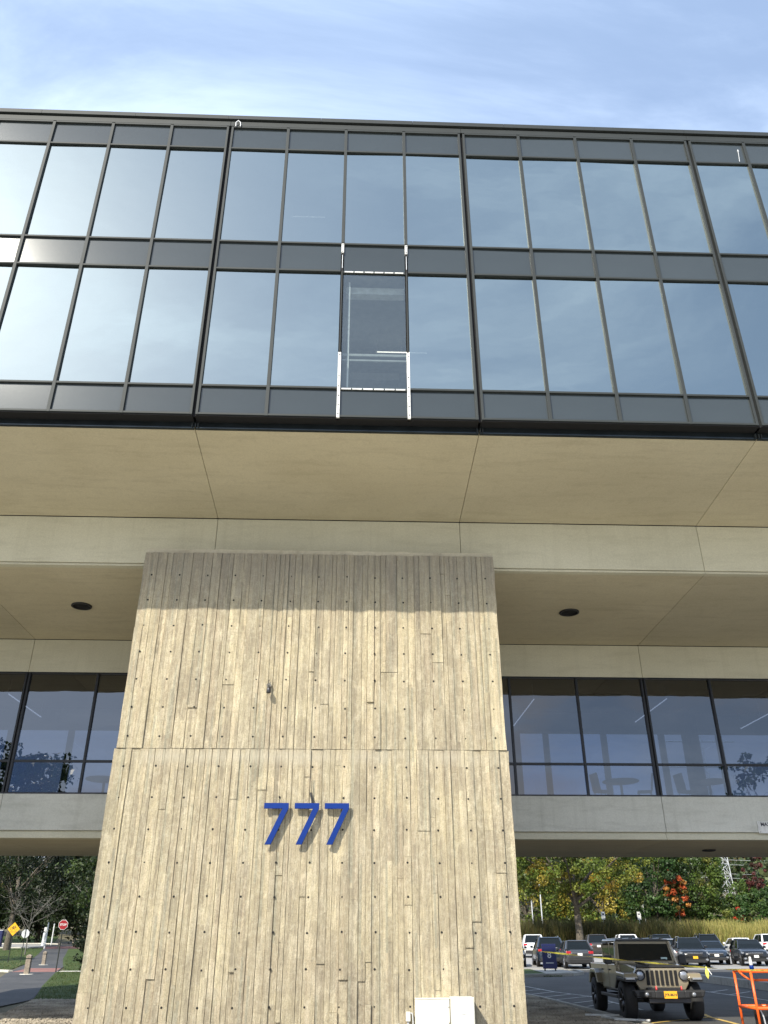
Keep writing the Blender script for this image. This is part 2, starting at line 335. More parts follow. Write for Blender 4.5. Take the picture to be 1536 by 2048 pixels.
def link(name, me, parent=None, loc=(0, 0, 0), rot=None, scale=None):
    o = bpy.data.objects.new(name, me); C.objects.link(o); o.parent = parent; o.location = loc
    if rot: o.rotation_euler = rot
    if scale: o.scale = scale
    return o
def tag(o, label, cat, group=None):
    o['label'] = label; o['category'] = cat
    if group: o['group'] = group
    return o
def thing(name, label, cat, loc=(0, 0, 0), rz=0, group=None):
    o = bpy.data.objects.new(name, None); C.objects.link(o); o.location = loc; o.rotation_euler = (0, 0, rz); o.empty_display_size = .3
    return tag(o, label, cat, group)
def struct(o): o['kind'] = 'structure'; return o
def stuff(o, label=None, cat=None):
    o['kind'] = 'stuff'
    if label: o['label'] = label
    if cat: o['category'] = cat
    return o
def text(body, size, m, name, parent, loc, rot=(R(90), 0, 0), ext=.002, align='CENTER', sx=1.0, bold=0):
    cu = bpy.data.curves.new(name, 'FONT'); cu.body = body; cu.size = size; cu.extrude = ext; cu.align_x = align; cu.align_y = 'CENTER'; cu.offset = bold; cu.resolution_u = 3
    t = bpy.data.objects.new('tmp', cu); C.objects.link(t)
    me = bpy.data.meshes.new_from_object(t.evaluated_get(bpy.context.evaluated_depsgraph_get()))
    C.objects.unlink(t); bpy.data.objects.remove(t); me.materials.clear(); me.materials.append(m)
    o = link(name, me, parent, loc, rot); o.scale = (sx, 1, 1); return o
def np_mesh(name, V, quads, m, cols=None, n=4):
    me = bpy.data.meshes.new(name); nv = len(V); nf = len(quads)
    me.vertices.add(nv); me.vertices.foreach_set('co', np.asarray(V, np.float32).ravel())
    me.loops.add(nf*n); me.loops.foreach_set('vertex_index', np.asarray(quads, np.int32).ravel())
    me.polygons.add(nf); me.polygons.foreach_set('loop_start', np.arange(0, nf*n, n, dtype=np.int32)); me.polygons.foreach_set('loop_total', np.full(nf, n, np.int32))
    me.update(calc_edges=True)
    if cols is not None:
        a = me.color_attributes.new('col', 'FLOAT_COLOR', 'POINT'); a.data.foreach_set('color', np.asarray(cols, np.float32).ravel())
    me.materials.append(m); return me

# ================================================================== terrain
LP = ([-1e3, 40, 57, 85, 105, 125, 163, 260, 500], [0, 0, .5, .7, 1.4, 2.36, 3.3, 11, 40])
RP = ([-1e3, 28, 45, 60, 85, 105, 125, 163, 260, 500], [0, 0, .3, .65, 1.3, 1.7, 2.5, 4.6, 20, 75])
def H(x, y):
    t = np.clip((np.asarray(x)+4)/8, 0, 1)
    return np.interp(y, *LP)*(1-t)+np.interp(y, *RP)*t
def h(x, y): return float(H(x, y))
def sheet(name, xs, ys, m, dz):
    X, Y = np.meshgrid(xs, ys); Z = H(X, Y)+dz; V = np.stack([X, Y, Z], -1).reshape(-1, 3); nx = len(xs)
    i, j = np.meshgrid(np.arange(nx-1), np.arange(len(ys)-1)); a = (j*nx+i).ravel(); Q = np.stack([a, a+1, a+nx+1, a+nx], -1)
    o = bpy.data.objects.new(name, np_mesh(name, V, Q, m)); C.objects.link(o); return struct(o)
def ribbon(name, left, right, m, dz, parent=None, step=2.0):
    # a strip between two polylines of the same length, following the terrain
    V = []; 
    for k in range(len(left)-1):
        n = max(1, int(max(math.dist(left[k], left[k+1]), math.dist(right[k], right[k+1]))/step))
        for q in range(n+(k == len(left)-2)):
            t = q/n; a = [left[k][i]*(1-t)+left[k+1][i]*t for i in (0, 1)]; b = [right[k][i]*(1-t)+right[k+1][i]*t for i in (0, 1)]
            for u in np.linspace(0, 1, 7):
                x = a[0]*(1-u)+b[0]*u; y = a[1]*(1-u)+b[1]*u; V.append((x, y, h(x, y)+dz))
    rows = len(V)//7; F = [(r*7+c, r*7+c+1, r*7+c+8, r*7+c+7) for r in range(rows-1) for c in range(6)]
    me = bpy.data.meshes.new(name); me.from_pydata(V, [], F); me.materials.append(m)
    o = link(name, me, parent); return o
YS = sorted(set([-300, -120, -60, -30, -10]+list(np.arange(0, 170, 2.5))+list(np.arange(170, 520, 15))+[28, 40, 45, 57, 60, 85, 105, 125, 163, 260]))
XS = sorted(set([-500, -300, -200, -150, -120]+list(np.arange(-100, 110, 4))+[-4, 4, 120, 150, 200, 300, 500]))
sheet('ground', np.array(XS, float), np.array(YS, float), M_DIRT, -.03)
struct(ribbon('paving', [(-60, -60), (-60, 14)], [(60, -60), (60, 14)], M_PAVE, 0, step=10))  # unseen ground out front, made pale to bounce light up to the soffits
struct(ribbon('paving', [(-9.6, 14), (-9.9, 26), (-10.3, 29)], [(-9.3, 14), (-9.6, 26), (-10.0, 29)], M_KERB, .002))
# car park
struct(ribbon('asphalt', [(7.3, 14), (7.3, 24), (7.3, 32), (6.6, 39), (5.6, 44), (6, 57.6)], [(60, 14), (60, 24), (60, 32), (60, 39), (60, 44), (60, 57.6)], M_ASPH, 0))
struct(ribbon('car_park', [(6, 57.6), (8, 90)], [(75, 57.6), (80, 90)], M_ASPH2, .0))  # asphalt past the building's shadow, sunlight painted in as a paler tone
struct(ribbon('gravel_bed', [(3.0, 14), (3.0, 38.5)], [(7.25, 14), (7.0, 36)], M_BEDG, .012))
struct(ribbon('gravel_bed', [(-10.0, 14), (-10.2, 29), (-12.0, 37)], [(-4, 14), (-4, 29), (-4, 37)], M_BEDG, .012))
struct(ribbon('gravel_bed', [(-4, 14), (-4, 38)], [(3, 14), (3, 38)], M_BEDG, .010))
# bicycle path on the left
PL = [(-16.2, 14), (-16.5, 37), (-17.2, 46), (-20.9, 59), (-26.2, 76.7), (-31.8, 95.4), (-38.1, 118.2), (-47.4, 150)]
PR = [(-9.9, 14), (-12.05, 37), (-14.6, 46), (-17.9, 58.7), (-22.8, 76.5), (-28.3, 94.5), (-34.6, 118), (-43.4, 150)]
struct(ribbon('path', PL, PR, M_PATH, .01))
struct(ribbon('path', [(-20.9, 59.4), (-23.0, 68.8)], [(-18.2, 59.4), (-20.7, 68.8)], M_RED, .014))
struct(ribbon('path', [(-38.0, 117.5), (-39.6, 122.5)], [(-33.5, 117.5), (-35.2, 122.5)], M_RED, .016))
struct(ribbon('road', [(-90, 119.5), (-39.2, 121)], [(-90, 136), (-44, 138)], M_ASPH2, .012, step=5))
struct(ribbon('lawn', [(-12.05, 37.15), (-14.6, 46), (-17.95, 58.8)], [(-4, 37.15), (-4, 46), (-4, 58.8)], M_GRASSG, .02))
struct(ribbon('lawn', [(-18.2, 61.4), (-22.9, 76.5), (-28.4, 94.5), (-34.7, 117)], [(-4, 61.4), (-4, 76.5), (-4, 94.5), (-4, 117)], M_GRASSG, .02))
struct(ribbon('lawn', [(-60, 62), (-60, 78), (-70, 118.6)], [(-22.1, 62), (-26.4, 76.7), (-38.2, 118.6)], M_GRASSG, .02))
struct(ribbon('lawn', [(-100, 139.5), (-110, 175)], [(-44.5, 139.5), (-54, 175)], M_GRASSG, .02))
struct(ribbon('pavement', [(-18.1, 59.2), (-18.3, 61.2)], [(-13, 59.2), (-13, 61.2)], M_KERBL, .03))
def kerb(name, pts, wdt, hgt, m, seg=3.0, label=None, cat='kerb'):
    e = thing(name, label, cat)
    k = 0
    for a, b in zip(pts[:-1], pts[1:]):
        n = max(1, round(math.dist(a, b)/seg)); A = Vector((a[0], a[1], 0)); B = Vector((b[0], b[1], 0)); d = (B-A).normalized(); nn = Vector((-d.y, d.x, 0))*wdt/2
        for i in range(n):
            P = A.lerp(B, i/n)+d*.012; Q = A.lerp(B, (i+1)/n)-d*.012
            c = [(P-nn), (P+nn), (Q+nn), (Q-nn)]; mb = MB()
            lo = [(v.x, v.y, h(v.x, v.y)-.15) for v in c]; hi = [(v.x, v.y, h(v.x, v.y)+hgt) for v in c]
            mb.loft([lo, hi]); mb.obj('kerb_stone', m, e, bevel=.012)
    return e
kerb('kerb', [(-60, 61.8), (-22.6, 61.8), (-21.3, 60.4)], .3, .10, M_KERBL, label='pale concrete kerb in front of the lawn left of the path', seg=4)
kerb('kerb', [(-90, 118.9), (-46, 118.9), (-40.2, 119.5)], .4, .12, M_KERBL, label='pale kerb along the near side of the far road', seg=6)
kerb('kerb', [(-90, 138.8), (-45.5, 138.8), (-41, 134)], .4, .12, M_KERBL, label='pale kerb along the far side of the far road', seg=6)
kerb('kerb', [(17.35, 30), (17.2, 37), (17.0, 45.4), (16.2, 47.2)], .35, .30, M_KERB, label='raised dark concrete kerb right of the parked pickup truck', seg=3)
kerb('kerb', [(7.3, 20), (7.35, 29), (7.0, 34), (6.5, 37.6)], .14, .06, M_KERB, label='low kerb edging the gravel right of the pier', seg=3)
# raised area behind the kerb
struct(ribbon('asphalt', [(17.5, 30), (17.35, 37), (17.15, 45.4), (16.35, 47.4)], [(60, 30), (60, 37), (60, 45.4), (60, 47.4)], M_ASPH, .26))
# planted island with the number sign
isl = [(4, 49.3), (9.1, 49.5), (12.0, 50.6), (13.0, 52.2), (13.2, 54.2), (12.4, 56.2), (4, 56.6)]
kerb('kerb', isl, .18, .15, M_KERB, label='kerb round the planted island beside the numbered blue sign', seg=2)
struct(ribbon('lawn', [(4, 49.45), (4, 56.5)], [(11.6, 50.8), (11.9, 56.2)], M_GRASSG, .11))
struct(ribbon('pavement', [(10.6, 50.4), (10.8, 56.3)], [(12.8, 52.2), (12.4, 56.0)], M_KERB, .125))
def line(name, pts, wd, m, dz=.008):
    return [struct(ribbon(name, [(a[0]-n[0], a[1]-n[1]), (b[0]-n[0], b[1]-n[1])], [(a[0]+n[0], a[1]+n[1]), (b[0]+n[0], b[1]+n[1])], m, dz)) for a, b in zip(pts[:-1], pts[1:]) for n in [((b[1]-a[1])/math.dist(a, b)*wd/2, -(b[0]-a[0])/math.dist(a, b)*wd/2)]]
line('parking_line', [(7.73, 42), (8.2, 37.8), (8.94, 35.15), (8.95, 29)], .11, M_LINEW)
for a, b in [((8.08, 39.5), (7.0, 38.3)), ((8.2, 37.8), (6.79, 36.1)), ((8.5, 36.3), (6.75, 34.4)), ((8.9, 35.1), (7.05, 33.2)), ((8.9, 33.4), (7.5, 31.8)), ((8.9, 32), (7.6, 30.4))]: line('parking_line', [a, b], .10, M_LINEW, .011)
line('parking_line', [(14.0, 42.5), (14.24, 38.5), (14.55, 33), (14.6, 27)], .11, M_LINEW)
for a, b in [((14.05, 41.2), (15.4, 42.6)), ((14.21, 37.2), (15.6, 38.75)), ((14.43, 35.7), (15.95, 37.43)), ((14.5, 32.5), (16.2, 34.2))]: line('parking_line', [a, b], .10, M_LINEW, .011)
line('parking_line', [(10.2, 27.4), (9.9, 26.1), (9.55, 23.0)], .13, M_LINEY)
line('parking_line', [(9.95, 26.2), (7.6, 24.1)], .10, M_LINEY, .011)

# gravel stones (left and right of the pier): real little stones, nobody could count them
def stones(n, fx, name, label):
    pts = fx(n); k = len(pts); s = NR.uniform(.018, .05, k)[:, None]
    base = np.array([(1, 0, 0), (-1, 0, 0), (0, 1, 0), (0, -1, 0), (0, 0, 1), (0, 0, -.6)], float)
    ang = NR.uniform(0, 6.28, k); ca, sa = np.cos(ang)[:, None], np.sin(ang)[:, None]
    j = NR.uniform(.6, 1.3, (k, 6, 1)); B = base[None]*j; X = B[:, :, 0]*ca-B[:, :, 1]*sa; Y = B[:, :, 0]*sa+B[:, :, 1]*ca*.8; Z = B[:, :, 2]*.7
    V = np.stack([pts[:, :1]+X*s, pts[:, 1:2]+Y*s, pts[:, 2:3]+Z*s+.02], -1).reshape(-1, 3)
    T = np.array([(0, 2, 4), (2, 1, 4), (1, 3, 4), (3, 0, 4), (2, 0, 5), (1, 2, 5), (3, 1, 5), (0, 3, 5)]); Q = (T[None]+np.arange(k)[:, None, None]*6).reshape(-1, 3)
    o = link(name, np_mesh(name, V, Q, M_STONE, n=3)); stuff(o, label, 'gravel'); return o
def fL(n):
    y = NR.uniform(18, 37, n); x = NR.uniform(-12, -4.6, n); k = x > np.interp(y, [14, 29, 37], [-10, -10.2, -12]); return np.stack([x[k], y[k], H(x[k], y[k])], -1)
def fR(n):
    y = NR.uniform(18, 38, n); x = NR.uniform(3.0, 7.2, n); k = x < np.interp(y, [14, 34, 38], [7.2, 6.95, 6.3]); return np.stack([x[k], y[k], H(x[k], y[k])], -1)
stones(26000, fL, 'gravel', 'loose tan gravel left of the concrete pier'); stones(22000, fR, 'gravel', 'loose brown gravel right of the concrete pier')
# grass blades
def blades(n, fx, hgt, wid, name, label, cat, cols, lean=.35):
    P = fx(n); k = len(P); a = NR.uniform(0, 6.28, k); hh = NR.uniform(.5, 1.2, k)*hgt*(1+.14*np.sin(P[:, 0]*1.3)*np.sin(P[:, 1]*.9+P[:, 0]*.31)+.10*np.sin(P[:, 0]*3.1+1)); ww = wid*NR.uniform(.6, 1.3, k)
    dx, dy = np.cos(a)*ww/2, np.sin(a)*ww/2; lx, ly = NR.normal(0, lean, k)*hh, NR.normal(0, lean, k)*hh
    V = np.stack([P+np.stack([-dx, -dy, 0*dx], -1), P+np.stack([dx, dy, 0*dx], -1), P+np.stack([lx+dx*.25, ly+dy*.25, hh], -1), P+np.stack([lx-dx*.25, ly-dy*.25, hh], -1)], 1).reshape(-1, 3)
    Q = np.arange(k*4).reshape(-1, 4); cc_ = np.array(cols)[NR.randint(0, len(cols), k)]*NR.uniform(.7, 1.3, (k, 1)); cc_ = np.concatenate([cc_, np.ones((k, 1))], 1).repeat(4, 0)
    o = link(name, np_mesh(name, V, Q, M_LEAF, cc_)); return stuff(o, label, cat)
def area(x0, x1, y0, y1, ok=lambda x, y: x > -1e9):
    def f(n): x = NR.uniform(x0, x1, n); y = NR.uniform(y0, y1, n); k = ok(x, y); return np.stack([x[k], y[k], H(x[k], y[k])+.01], -1)
    return f
GC = [(.05, .085, .016), (.07, .105, .022), (.035, .065, .014), (.10, .105, .035)]
pr_x = lambda y: np.interp(y, [q[1] for q in PR], [q[0] for q in PR]); pl_x = lambda y: np.interp(y, [q[1] for q in PL], [q[0] for q in PL])
blades(26000, area(-20, -8, 37.3, 58.7, lambda x, y: x > pr_x(y)+.1), .07, .02, 'grass', 'short mown grass between the path and the pier', 'grass', GC)
blades(16000, area(-36, -14, 61.4, 100, lambda x, y: x > pr_x(y)+.1), .09, .035, 'grass', 'mown grass right of the path beyond the red paving', 'grass', GC)
blades(22000, area(-52, -22, 62.2, 118, lambda x, y: x < pl_x(y)-.1), .09, .035, 'grass', 'mown grass around the yellow sign left of the path', 'grass', GC+[(.16, .15, .06)])
blades(9000, area(5, 11.4, 49.7, 56.2), .08, .03, 'grass', 'short grass on the kerbed island', 'grass', GC)
blades(52000, area(36.5, 66, 97, 104), 2.35, .06, 'tall_grass', 'tall dry yellow-green grass bank behind the parked cars', 'tall grass', [(.38, .33, .10), (.28, .27, .08), (.44, .38, .14), (.19, .21, .05)], .2)
blades(46000, area(16, 38, 97, 103), 2.45, .05, 'hedge', 'dark olive-brown hedge behind the cars under the spreading tree', 'hedge', [(.06, .065, .018), (.085, .075, .025), (.045, .055, .014), (.11, .09, .035)], .2)

# ================================================================== office building
BX0 = -3.473; MW = 6.096; YF = 14.60
def bx(k): return BX0+k*MW
KS = range(-3, 5)
bld = thing('office_building', 'long concrete office building with a dark glass upper storeys overhanging the pier', 'building')
bld['label'] = 'long office building with dark glass upper floors overhanging beige concrete'
ZT, ZG, ZM1, ZM2, ZB2, ZB = 20.81, 19.99, 16.70, 15.82, 12.42, 11.65
colw = .075
def panes_mesh(name, wd, hg, m): return MB().quad((-wd/2, 0, -hg/2), (wd/2, 0, -hg/2), (wd/2, 0, hg/2), (-wd/2, 0, hg/2)).mesh(name, m)
def slab_mesh(name, wd, hg, m, t=.03):
    return MB().box(-wd/2, wd/2, 0, t, -hg/2, hg/2).mesh(name, m)
XC = [0, 1.524, 3.048, 4.572, 6.096]
rows = [('spandrel_panel', ZG, ZT), ('window_pane', ZM1, ZG), ('spandrel_panel', ZM2, ZM1), ('window_pane', ZB2, ZM2), ('spandrel_panel', ZB, ZB2)]
cache = {}
for k in KS:
    for j in range(4):
        x0 = bx(k)+XC[j]+(.09 if j == 0 else colw/2); x1 = bx(k)+XC[j+1]-(.09 if j == 3 else colw/2)
        for nm, z0, z1 in rows:
            wd = x1-x0; hg = z1-z0-.05; clear = (k == 0 and j == 2 and z0 == ZB2); key = (nm, round(wd, 3), round(hg, 3), clear)
            if key not in cache:
                cache[key] = slab_mesh(nm, wd, hg, M_PANEL) if nm == 'spandrel_panel' else slab_mesh(nm, wd, hg, M_GLASSC if clear else M_GLASSU, .0) if False else (slab_mesh(nm, wd, hg, M_PANEL) if nm == 'spandrel_panel' else panes_mesh(nm, wd, hg, M_GLASSC if clear else M_GLASSU))
            o = link(nm, cache[key], bld, ((x0+x1)/2, YF+(.055 if nm == 'spandrel_panel' else .062), (z0+z1)/2))
            o.rotation_euler = (R(rnd.gauss(0, .22)), 0, R(rnd.gauss(0, .22)))
            if clear: o['label'] = 'clear uncoated pane in the window whose frame covers are missing'
# mullions
def mull(x, wd, z0, z1, y0=YF, m=M_FRAME, nm='mullion', y1=YF+.14): return MB().box(x-wd/2, x+wd/2, y0, y1, z0, z1).obj(nm, m, bld, bevel=.004)
for k in KS:
    for j in (1, 2, 3):
        x = bx(k)+XC[j]
        if k == 0 and j in (2, 3):
            mull(x, colw, ZM1+.02, ZT)                       # cap left only above the opened bay
            MB().box(x-.018, x+.018, YF+.02, YF+.14, ZB, ZM1+.02).obj('mullion', M_BLACK, bld)
        else: mull(x, colw, ZB, ZT)
    for s in (-1, 1):
        x = bx(k)+s*.062; mull(x, .055, ZB, ZT)
    MB().box(bx(k)-.034, bx(k)+.034, YF+.09, YF+.13, ZB, ZT).obj('movement_joint', M_BLACK, bld)
    for z in (ZT, ZG, ZM1, ZM2, ZB2, ZB+.03):
        segs = [(0, 1), (1, 2), (2, 3), (3, 4)]
        for a, b in segs:
            if k == 0 and (a, b) == (2, 3) and z in (ZM2, ZB2): continue
            x0 = bx(k)+XC[a]+(.0905 if a == 0 else colw/2+.001); x1 = bx(k)+XC[b]-(.0905 if b == 4 else colw/2+.001)
            MB().box(x0, x1, YF+.004, YF+.14, z-.024, z+.024).obj('transom', M_FRAME, bld, bevel=.003)
# header, shadow gap and coping
for k in range(-3, 5):
    x0, x1 = bx(k)+.004, bx(k+1)-.004
    MB().box(x0, x1, YF+.002, YF+.15, ZT+.026, ZT+.2).obj('header', M_FRAME, bld, bevel=.004)
for i in range(-9, 15):
    x0 = i*2.44-1.1; MB().prism([(YF-.05, 21.05), (YF+.4, 21.10), (YF+.4, 21.16), (YF-.05, 21.185)], x0+.003, x0+2.437, 'x').obj('coping', M_FRAME, bld)
MB().box(bx(-3), bx(5), YF+.1, YF+.35, ZT+.2, 21.05).obj('shadow_gap', M_BLACK, bld)
# sill underside, drip flashing
for k in KS:
    x0, x1 = bx(k)+.03, bx(k+1)-.03
    MB().box(x0, x1, YF+.03, YF+.33, ZB-.02, ZB).obj('sill', M_BLACK, bld)
    MB().prism([(14.88, 11.63), (14.865, 11.50), (14.85, 11.485), (14.85, 11.46), (14.95, 11.46), (14.95, 11.63)], x0-.02, x1+.02, 'x').obj('flashing', M_FLASH, bld)
for k in range(-3, 6):
    for dx in (-.05, .02, .075):
        MB().box(bx(k)+dx-.008, bx(k)+dx+.008, 14.80, 14.87, 11.47, 11.56).obj('flashing_clip', M_FRAME, bld)
# concrete soffit panels (sloping), fascia, lip, lower soffit, lower fascia
g = .011
def hexa(p0, p1, name, m, x0, x1, t=(0, .12)):
    (ya, za), (yb, zb_) = p0, p1; dy, dz = t
    return MB().prism([(ya, za), (yb, zb_), (yb, zb_+.12), (ya, za+.12)], x0, x1, 'x').obj(name, m, bld, bevel=.006)
for k in KS:
    x0, x1 = bx(k)+g/2, bx(k+1)-g/2
    hexa((14.90, 11.462), (18.585, 11.237), 'soffit_panel', M_SOFF, x0, x1)
    MB().prism([(18.60, 9.985), (18.60, 11.225), (18.75, 11.225), (18.75, 9.985)], x0, x1, 'x').obj('fascia_panel', M_FASC, bld, bevel=.006)
    MB().prism([(18.585, 9.905), (18.60, 9.955), (18.75, 9.955), (18.75, 9.90), (18.585, 9.90)], x0, x1, 'x').obj('drip_lip', M_FASC, bld)
    MB().prism([(18.64, 9.955), (18.64, 9.985), (18.75, 9.985), (18.75, 9.955)], x0, x1, 'x').obj('groove', M_CAP, bld)
    MB().box(x0, x1, 18.755, 24.07, 9.905, 10.03).obj('soffit_panel', M_SOFF, bld, bevel=.006)
    MB().box(x0, x1, 24.075, 24.22, 8.90, 9.89).obj('fascia_panel', M_FASC, bld, bevel=.006)
    MB().box(x0, x1, 24.05, 24.25, 4.515, 5.455).obj('spandrel_wall', M_SPAN, bld, bevel=.008)
    MB().prism([(24.14, 4.51), (24.07, 4.33), (24.07, 4.32), (24.35, 4.32), (24.35, 4.51)], x0, x1, 'x').obj('drip_lip', M_FASC, bld)
    MB().box(x0, x1, 24.36, 28.9, 4.325, 4.45).obj('soffit_panel', M_SOFF, bld, bevel=.006)
    # far side of the bridging storey
    MB().box(x0, x1, 28.7, 28.85, 4.46, 5.455).obj('spandrel_wall', M_SPAN, bld)
    MB().box(x0, x1, 28.7, 28.85, 8.30, 9.89).obj('fascia_panel', M_FASC, bld)
XA, XB = bx(-3), bx(5)
# structure behind the joints (dark mortar shadow), roof, floors
MB().prism([(15.0, 11.60), (18.70, 11.40), (18.70, 11.55), (15.0, 11.9)], XA, XB, 'x').obj('deck', M_DARKIN, bld)
MB().box(XA, XB, 18.77, 34, 10.06, 11.4).obj('deck', M_DARKIN, bld)
MB().box(XA, XB, 15.02, 34, 11.92, 12.1).obj('floor_slab', M_INWALL, bld)
MB().box(XA, XB, 14.80, 34, 16.0, 16.5).obj('floor_slab', M_INCEIL, bld)
MB().box(XA, XB, 14.80, 34, 20.2, 20.95).obj('roof', M_INCEIL, bld)
MB().box(XA, XB, 14.95, 34.05, 20.96, 21.08).obj('roof', M_DARKIN, bld)
MB().box(XA, XB, 33.8, 34, 9.9, 20.9).obj('wall', M_DARKIN, bld)
for x in (XA, XB-.2): MB().box(x, x+.2, 14.9, 34, 11.45, 20.95).obj('wall', M_DARKIN, bld)
MB().box(XA, XB, 22.6, 22.75, 12.1, 16.0).obj('partition', M_INWALL, bld); MB().box(XA, XB, 22.6, 22.75, 16.5, 20.2).obj('partition', M_INWALL, bld)
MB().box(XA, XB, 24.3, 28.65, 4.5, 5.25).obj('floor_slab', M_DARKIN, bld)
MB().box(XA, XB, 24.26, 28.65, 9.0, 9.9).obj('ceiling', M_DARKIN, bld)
for x in (XA, XB-.2): MB().box(x, x+.2, 24.3, 28.6, 4.5, 9.9).obj('wall', M_SPAN, bld)
MB().box(XA, XB, 18.8, 19, 9.9+.13, 11.3).obj('deck', M_DARKIN, bld)
# underside back part, in shade
MB().box(XA, XB, 29.0, 34, 9.92, 10.05).obj('soffit_panel', M_SOFF, bld)
# lower windows, both sides of the bridging storey
T3 = MW/3
for k in KS:
    for j in range(3):
        x0, x1 = bx(k)+T3*j, bx(k)+T3*(j+1)
        a0 = x0+(.075 if j == 0 else .03); a1 = x1-(.075 if j == 2 else .03)
        for z0, z1 in ((5.50, 6.32), (6.38, 8.86)):
            key = ('L', round(a1-a0, 3), z0)
            if key not in cache: cache[key] = panes_mesh('window_pane', a1-a0, z1-z0, M_GLASSL)
            o = link('window_pane', cache[key], bld, ((a0+a1)/2, 24.16, (z0+z1)/2)); o.rotation_euler = (R(rnd.gauss(0, .12)), 0, R(rnd.gauss(0, .12)))
            if z1 > 8: cache.setdefault('F', MB().quad((-T3/2, 0, 5.45), (T3/2, 0, 5.45), (T3/2, 0, 8.3), (-T3/2, 0, 8.3)).mesh('window_pane', M_GLASSC)); link('window_pane', cache['F'], bld, ((x0+x1)/2, 28.78, 0))
        MB().box(a0, a1, 24.105, 24.18, 6.32, 6.38).obj('transom', M_FRAME2, bld)
        if j: MB().box(x0-.03, x0+.03, 24.09, 24.19, 5.50, 8.86).obj('mullion', M_FRAME2, bld)
        MB().box(x0-.09, x0+.09, 28.70, 28.86, 5.455, 8.3).obj('mullion', M_INWALL, bld)
    for s in (-1, 1): MB().box(bx(k)+s*.048-.026, bx(k)+s*.048+.026, 24.09, 24.19, 5.50, 8.86).obj('mullion', M_FRAME2, bld)
    MB().box(bx(k)-.022, bx(k)+.022, 24.14, 24.18, 5.50, 8.86).obj('movement_joint', M_BLACK, bld)
    MB().box(bx(k)+.005, bx(k+1)-.005, 24.085, 24.2, 5.457, 5.50).obj('sill', M_FRAME2, bld); MB().box(bx(k)+.005, bx(k+1)-.005, 24.085, 24.2, 8.86, 8.898).obj('head', M_FRAME2, bld)
    MB().box(bx(k)+2.6, bx(k)+3.0, 27.9, 28.4, 5.25, 9.0).obj('column', M_INWALL, bld)
# exposed white bits of the opened bay
xl, xr = bx(0)+XC[2], bx(0)+XC[3]
def holes(x, zs, y):
    for z in zs: MB().lathe([(0.0001, 0), (.016, 0), (.016, .01)], (x, y, z), 'y', 10).obj('screw_hole', M_HOLE, bld)
for x, ztop in ((xl, 13.38), (xr, 13.40)):
    MB().box(x-.032, x+.032, YF-.012, YF+.10, ZB-.02, ztop).obj('pressure_plate', M_WHITE, bld, bevel=.003)
    holes(x, [11.72, 11.95, 12.2, 12.45, 12.72, 13.3], YF-.0145)
    MB().box(x-.03, x+.03, YF-.006, YF+.10, 16.40, 16.69).obj('pressure_plate', M_WHITE, bld, bevel=.003); holes(x, [16.44, 16.65], YF-.009)
    MB().box(x-.02, x+.02, YF+.03, YF+.10, 16.33, 16.40).obj('gasket', M_BLACK, bld)
    MB().box(x-.006, x+.006, YF-.002, YF+.02, 15.9, 16.32).obj('sealant_bead', M_GALV, bld)
    MB().box(x-.01, x+.01, YF-.002, YF+.02, 13.42, 15.80).obj('sealant_bead', M_FRAME, bld)
for z, x0 in ((15.80, xl+.05), (12.40, xl+.05)):
    MB().box(xl+.033, xr-.033, YF+.03, YF+.12, z-.03, z+.03).obj('transom', M_FRAME, bld)
    for i in range(6):
        a = xl+.06+i*.237; MB().box(a, a+.205, YF+.012, YF+.05, z-.016, z+.016).obj('pressure_plate', M_WHITE, bld)
# interior seen through the clear pane: blind box, guard rails, side jamb
MB().box(xl+.1, xr-.03, 15.05, 15.25, 15.52, 15.72).obj('blind_box', M_WHITE, bld); MB().box(xl+.2, xr, 18.2, 18.8, 15.35, 15.6).obj('duct', M_INWALL, bld)
MB().box(xl+.16, xl+.2, 14.85, 14.95, 12.42, 15.7).obj('jamb', M_WHITE, bld)
MB().box(xl+.05, xr, 14.86, 14.9, 13.50, 13.56).obj('guard_rail', M_INWALL, bld); MB().box(xl+.05, xr, 14.86, 14.9, 13.36, 13.40).obj('guard_rail', M_INWALL, bld)
MB().box(xl+.16, xr-.04, 14.85, 14.95, 12.44, 12.60).obj('upstand', M_WHITE, bld)
# little hook bracket under the coping and a pale scratch
MB().path([(-3.33, YF-.02, 20.80), (-3.33, YF-.05, 20.90), (-3.27, YF-.06, 20.97), (-3.21, YF-.05, 20.90), (-3.21, YF-.02, 20.80)], .012).obj('hook', M_GALV, bld)
MB().path([(10.06, YF+.045, 20.52), (10.05, YF+.045, 20.38), (10.02, YF+.045, 20.1)], .008).obj('drip_stain', M_GALV, bld)
MB().path([(10.06, YF+.045, 20.56), (10.062, YF+.045, 20.48)], .016).obj('drip_stain', M_GALV, bld)
# joint cover flashing on the soffit outer lip is done; downlights
def downlight(x, y, z, label, r=.27):
    t = thing('downlight', label, 'downlight', (x, y, z), group='round downlights recessed in the soffits')
    MB().lathe([(r*.82, .0), (r*.84, -.035), (r, -.03), (r, .004)], (0, 0, 0), 'z', 28).obj('trim_ring', M_TRIM, t, True)
    MB().lathe([(r*.82, -.03), (r*.8, .004), (r*.5, -.004), (0.001, -.006)], (0, 0, 0), 'z', 28).obj('baffle', M_BLACK, t, True)
downlight(-7.4, 21.28, 9.90, 'round black downlight in the soffit left of the pier')
downlight(5.94, 21.32, 9.90, 'round black downlight in the soffit right of the pier')
downlight(11.98, 21.4, 9.90, 'round black downlight cut by the right edge of the picture')
downlight(10.89, 26.66, 4.32, 'flush dark downlight low under the bridging storey, beside the clearance sign', .2)
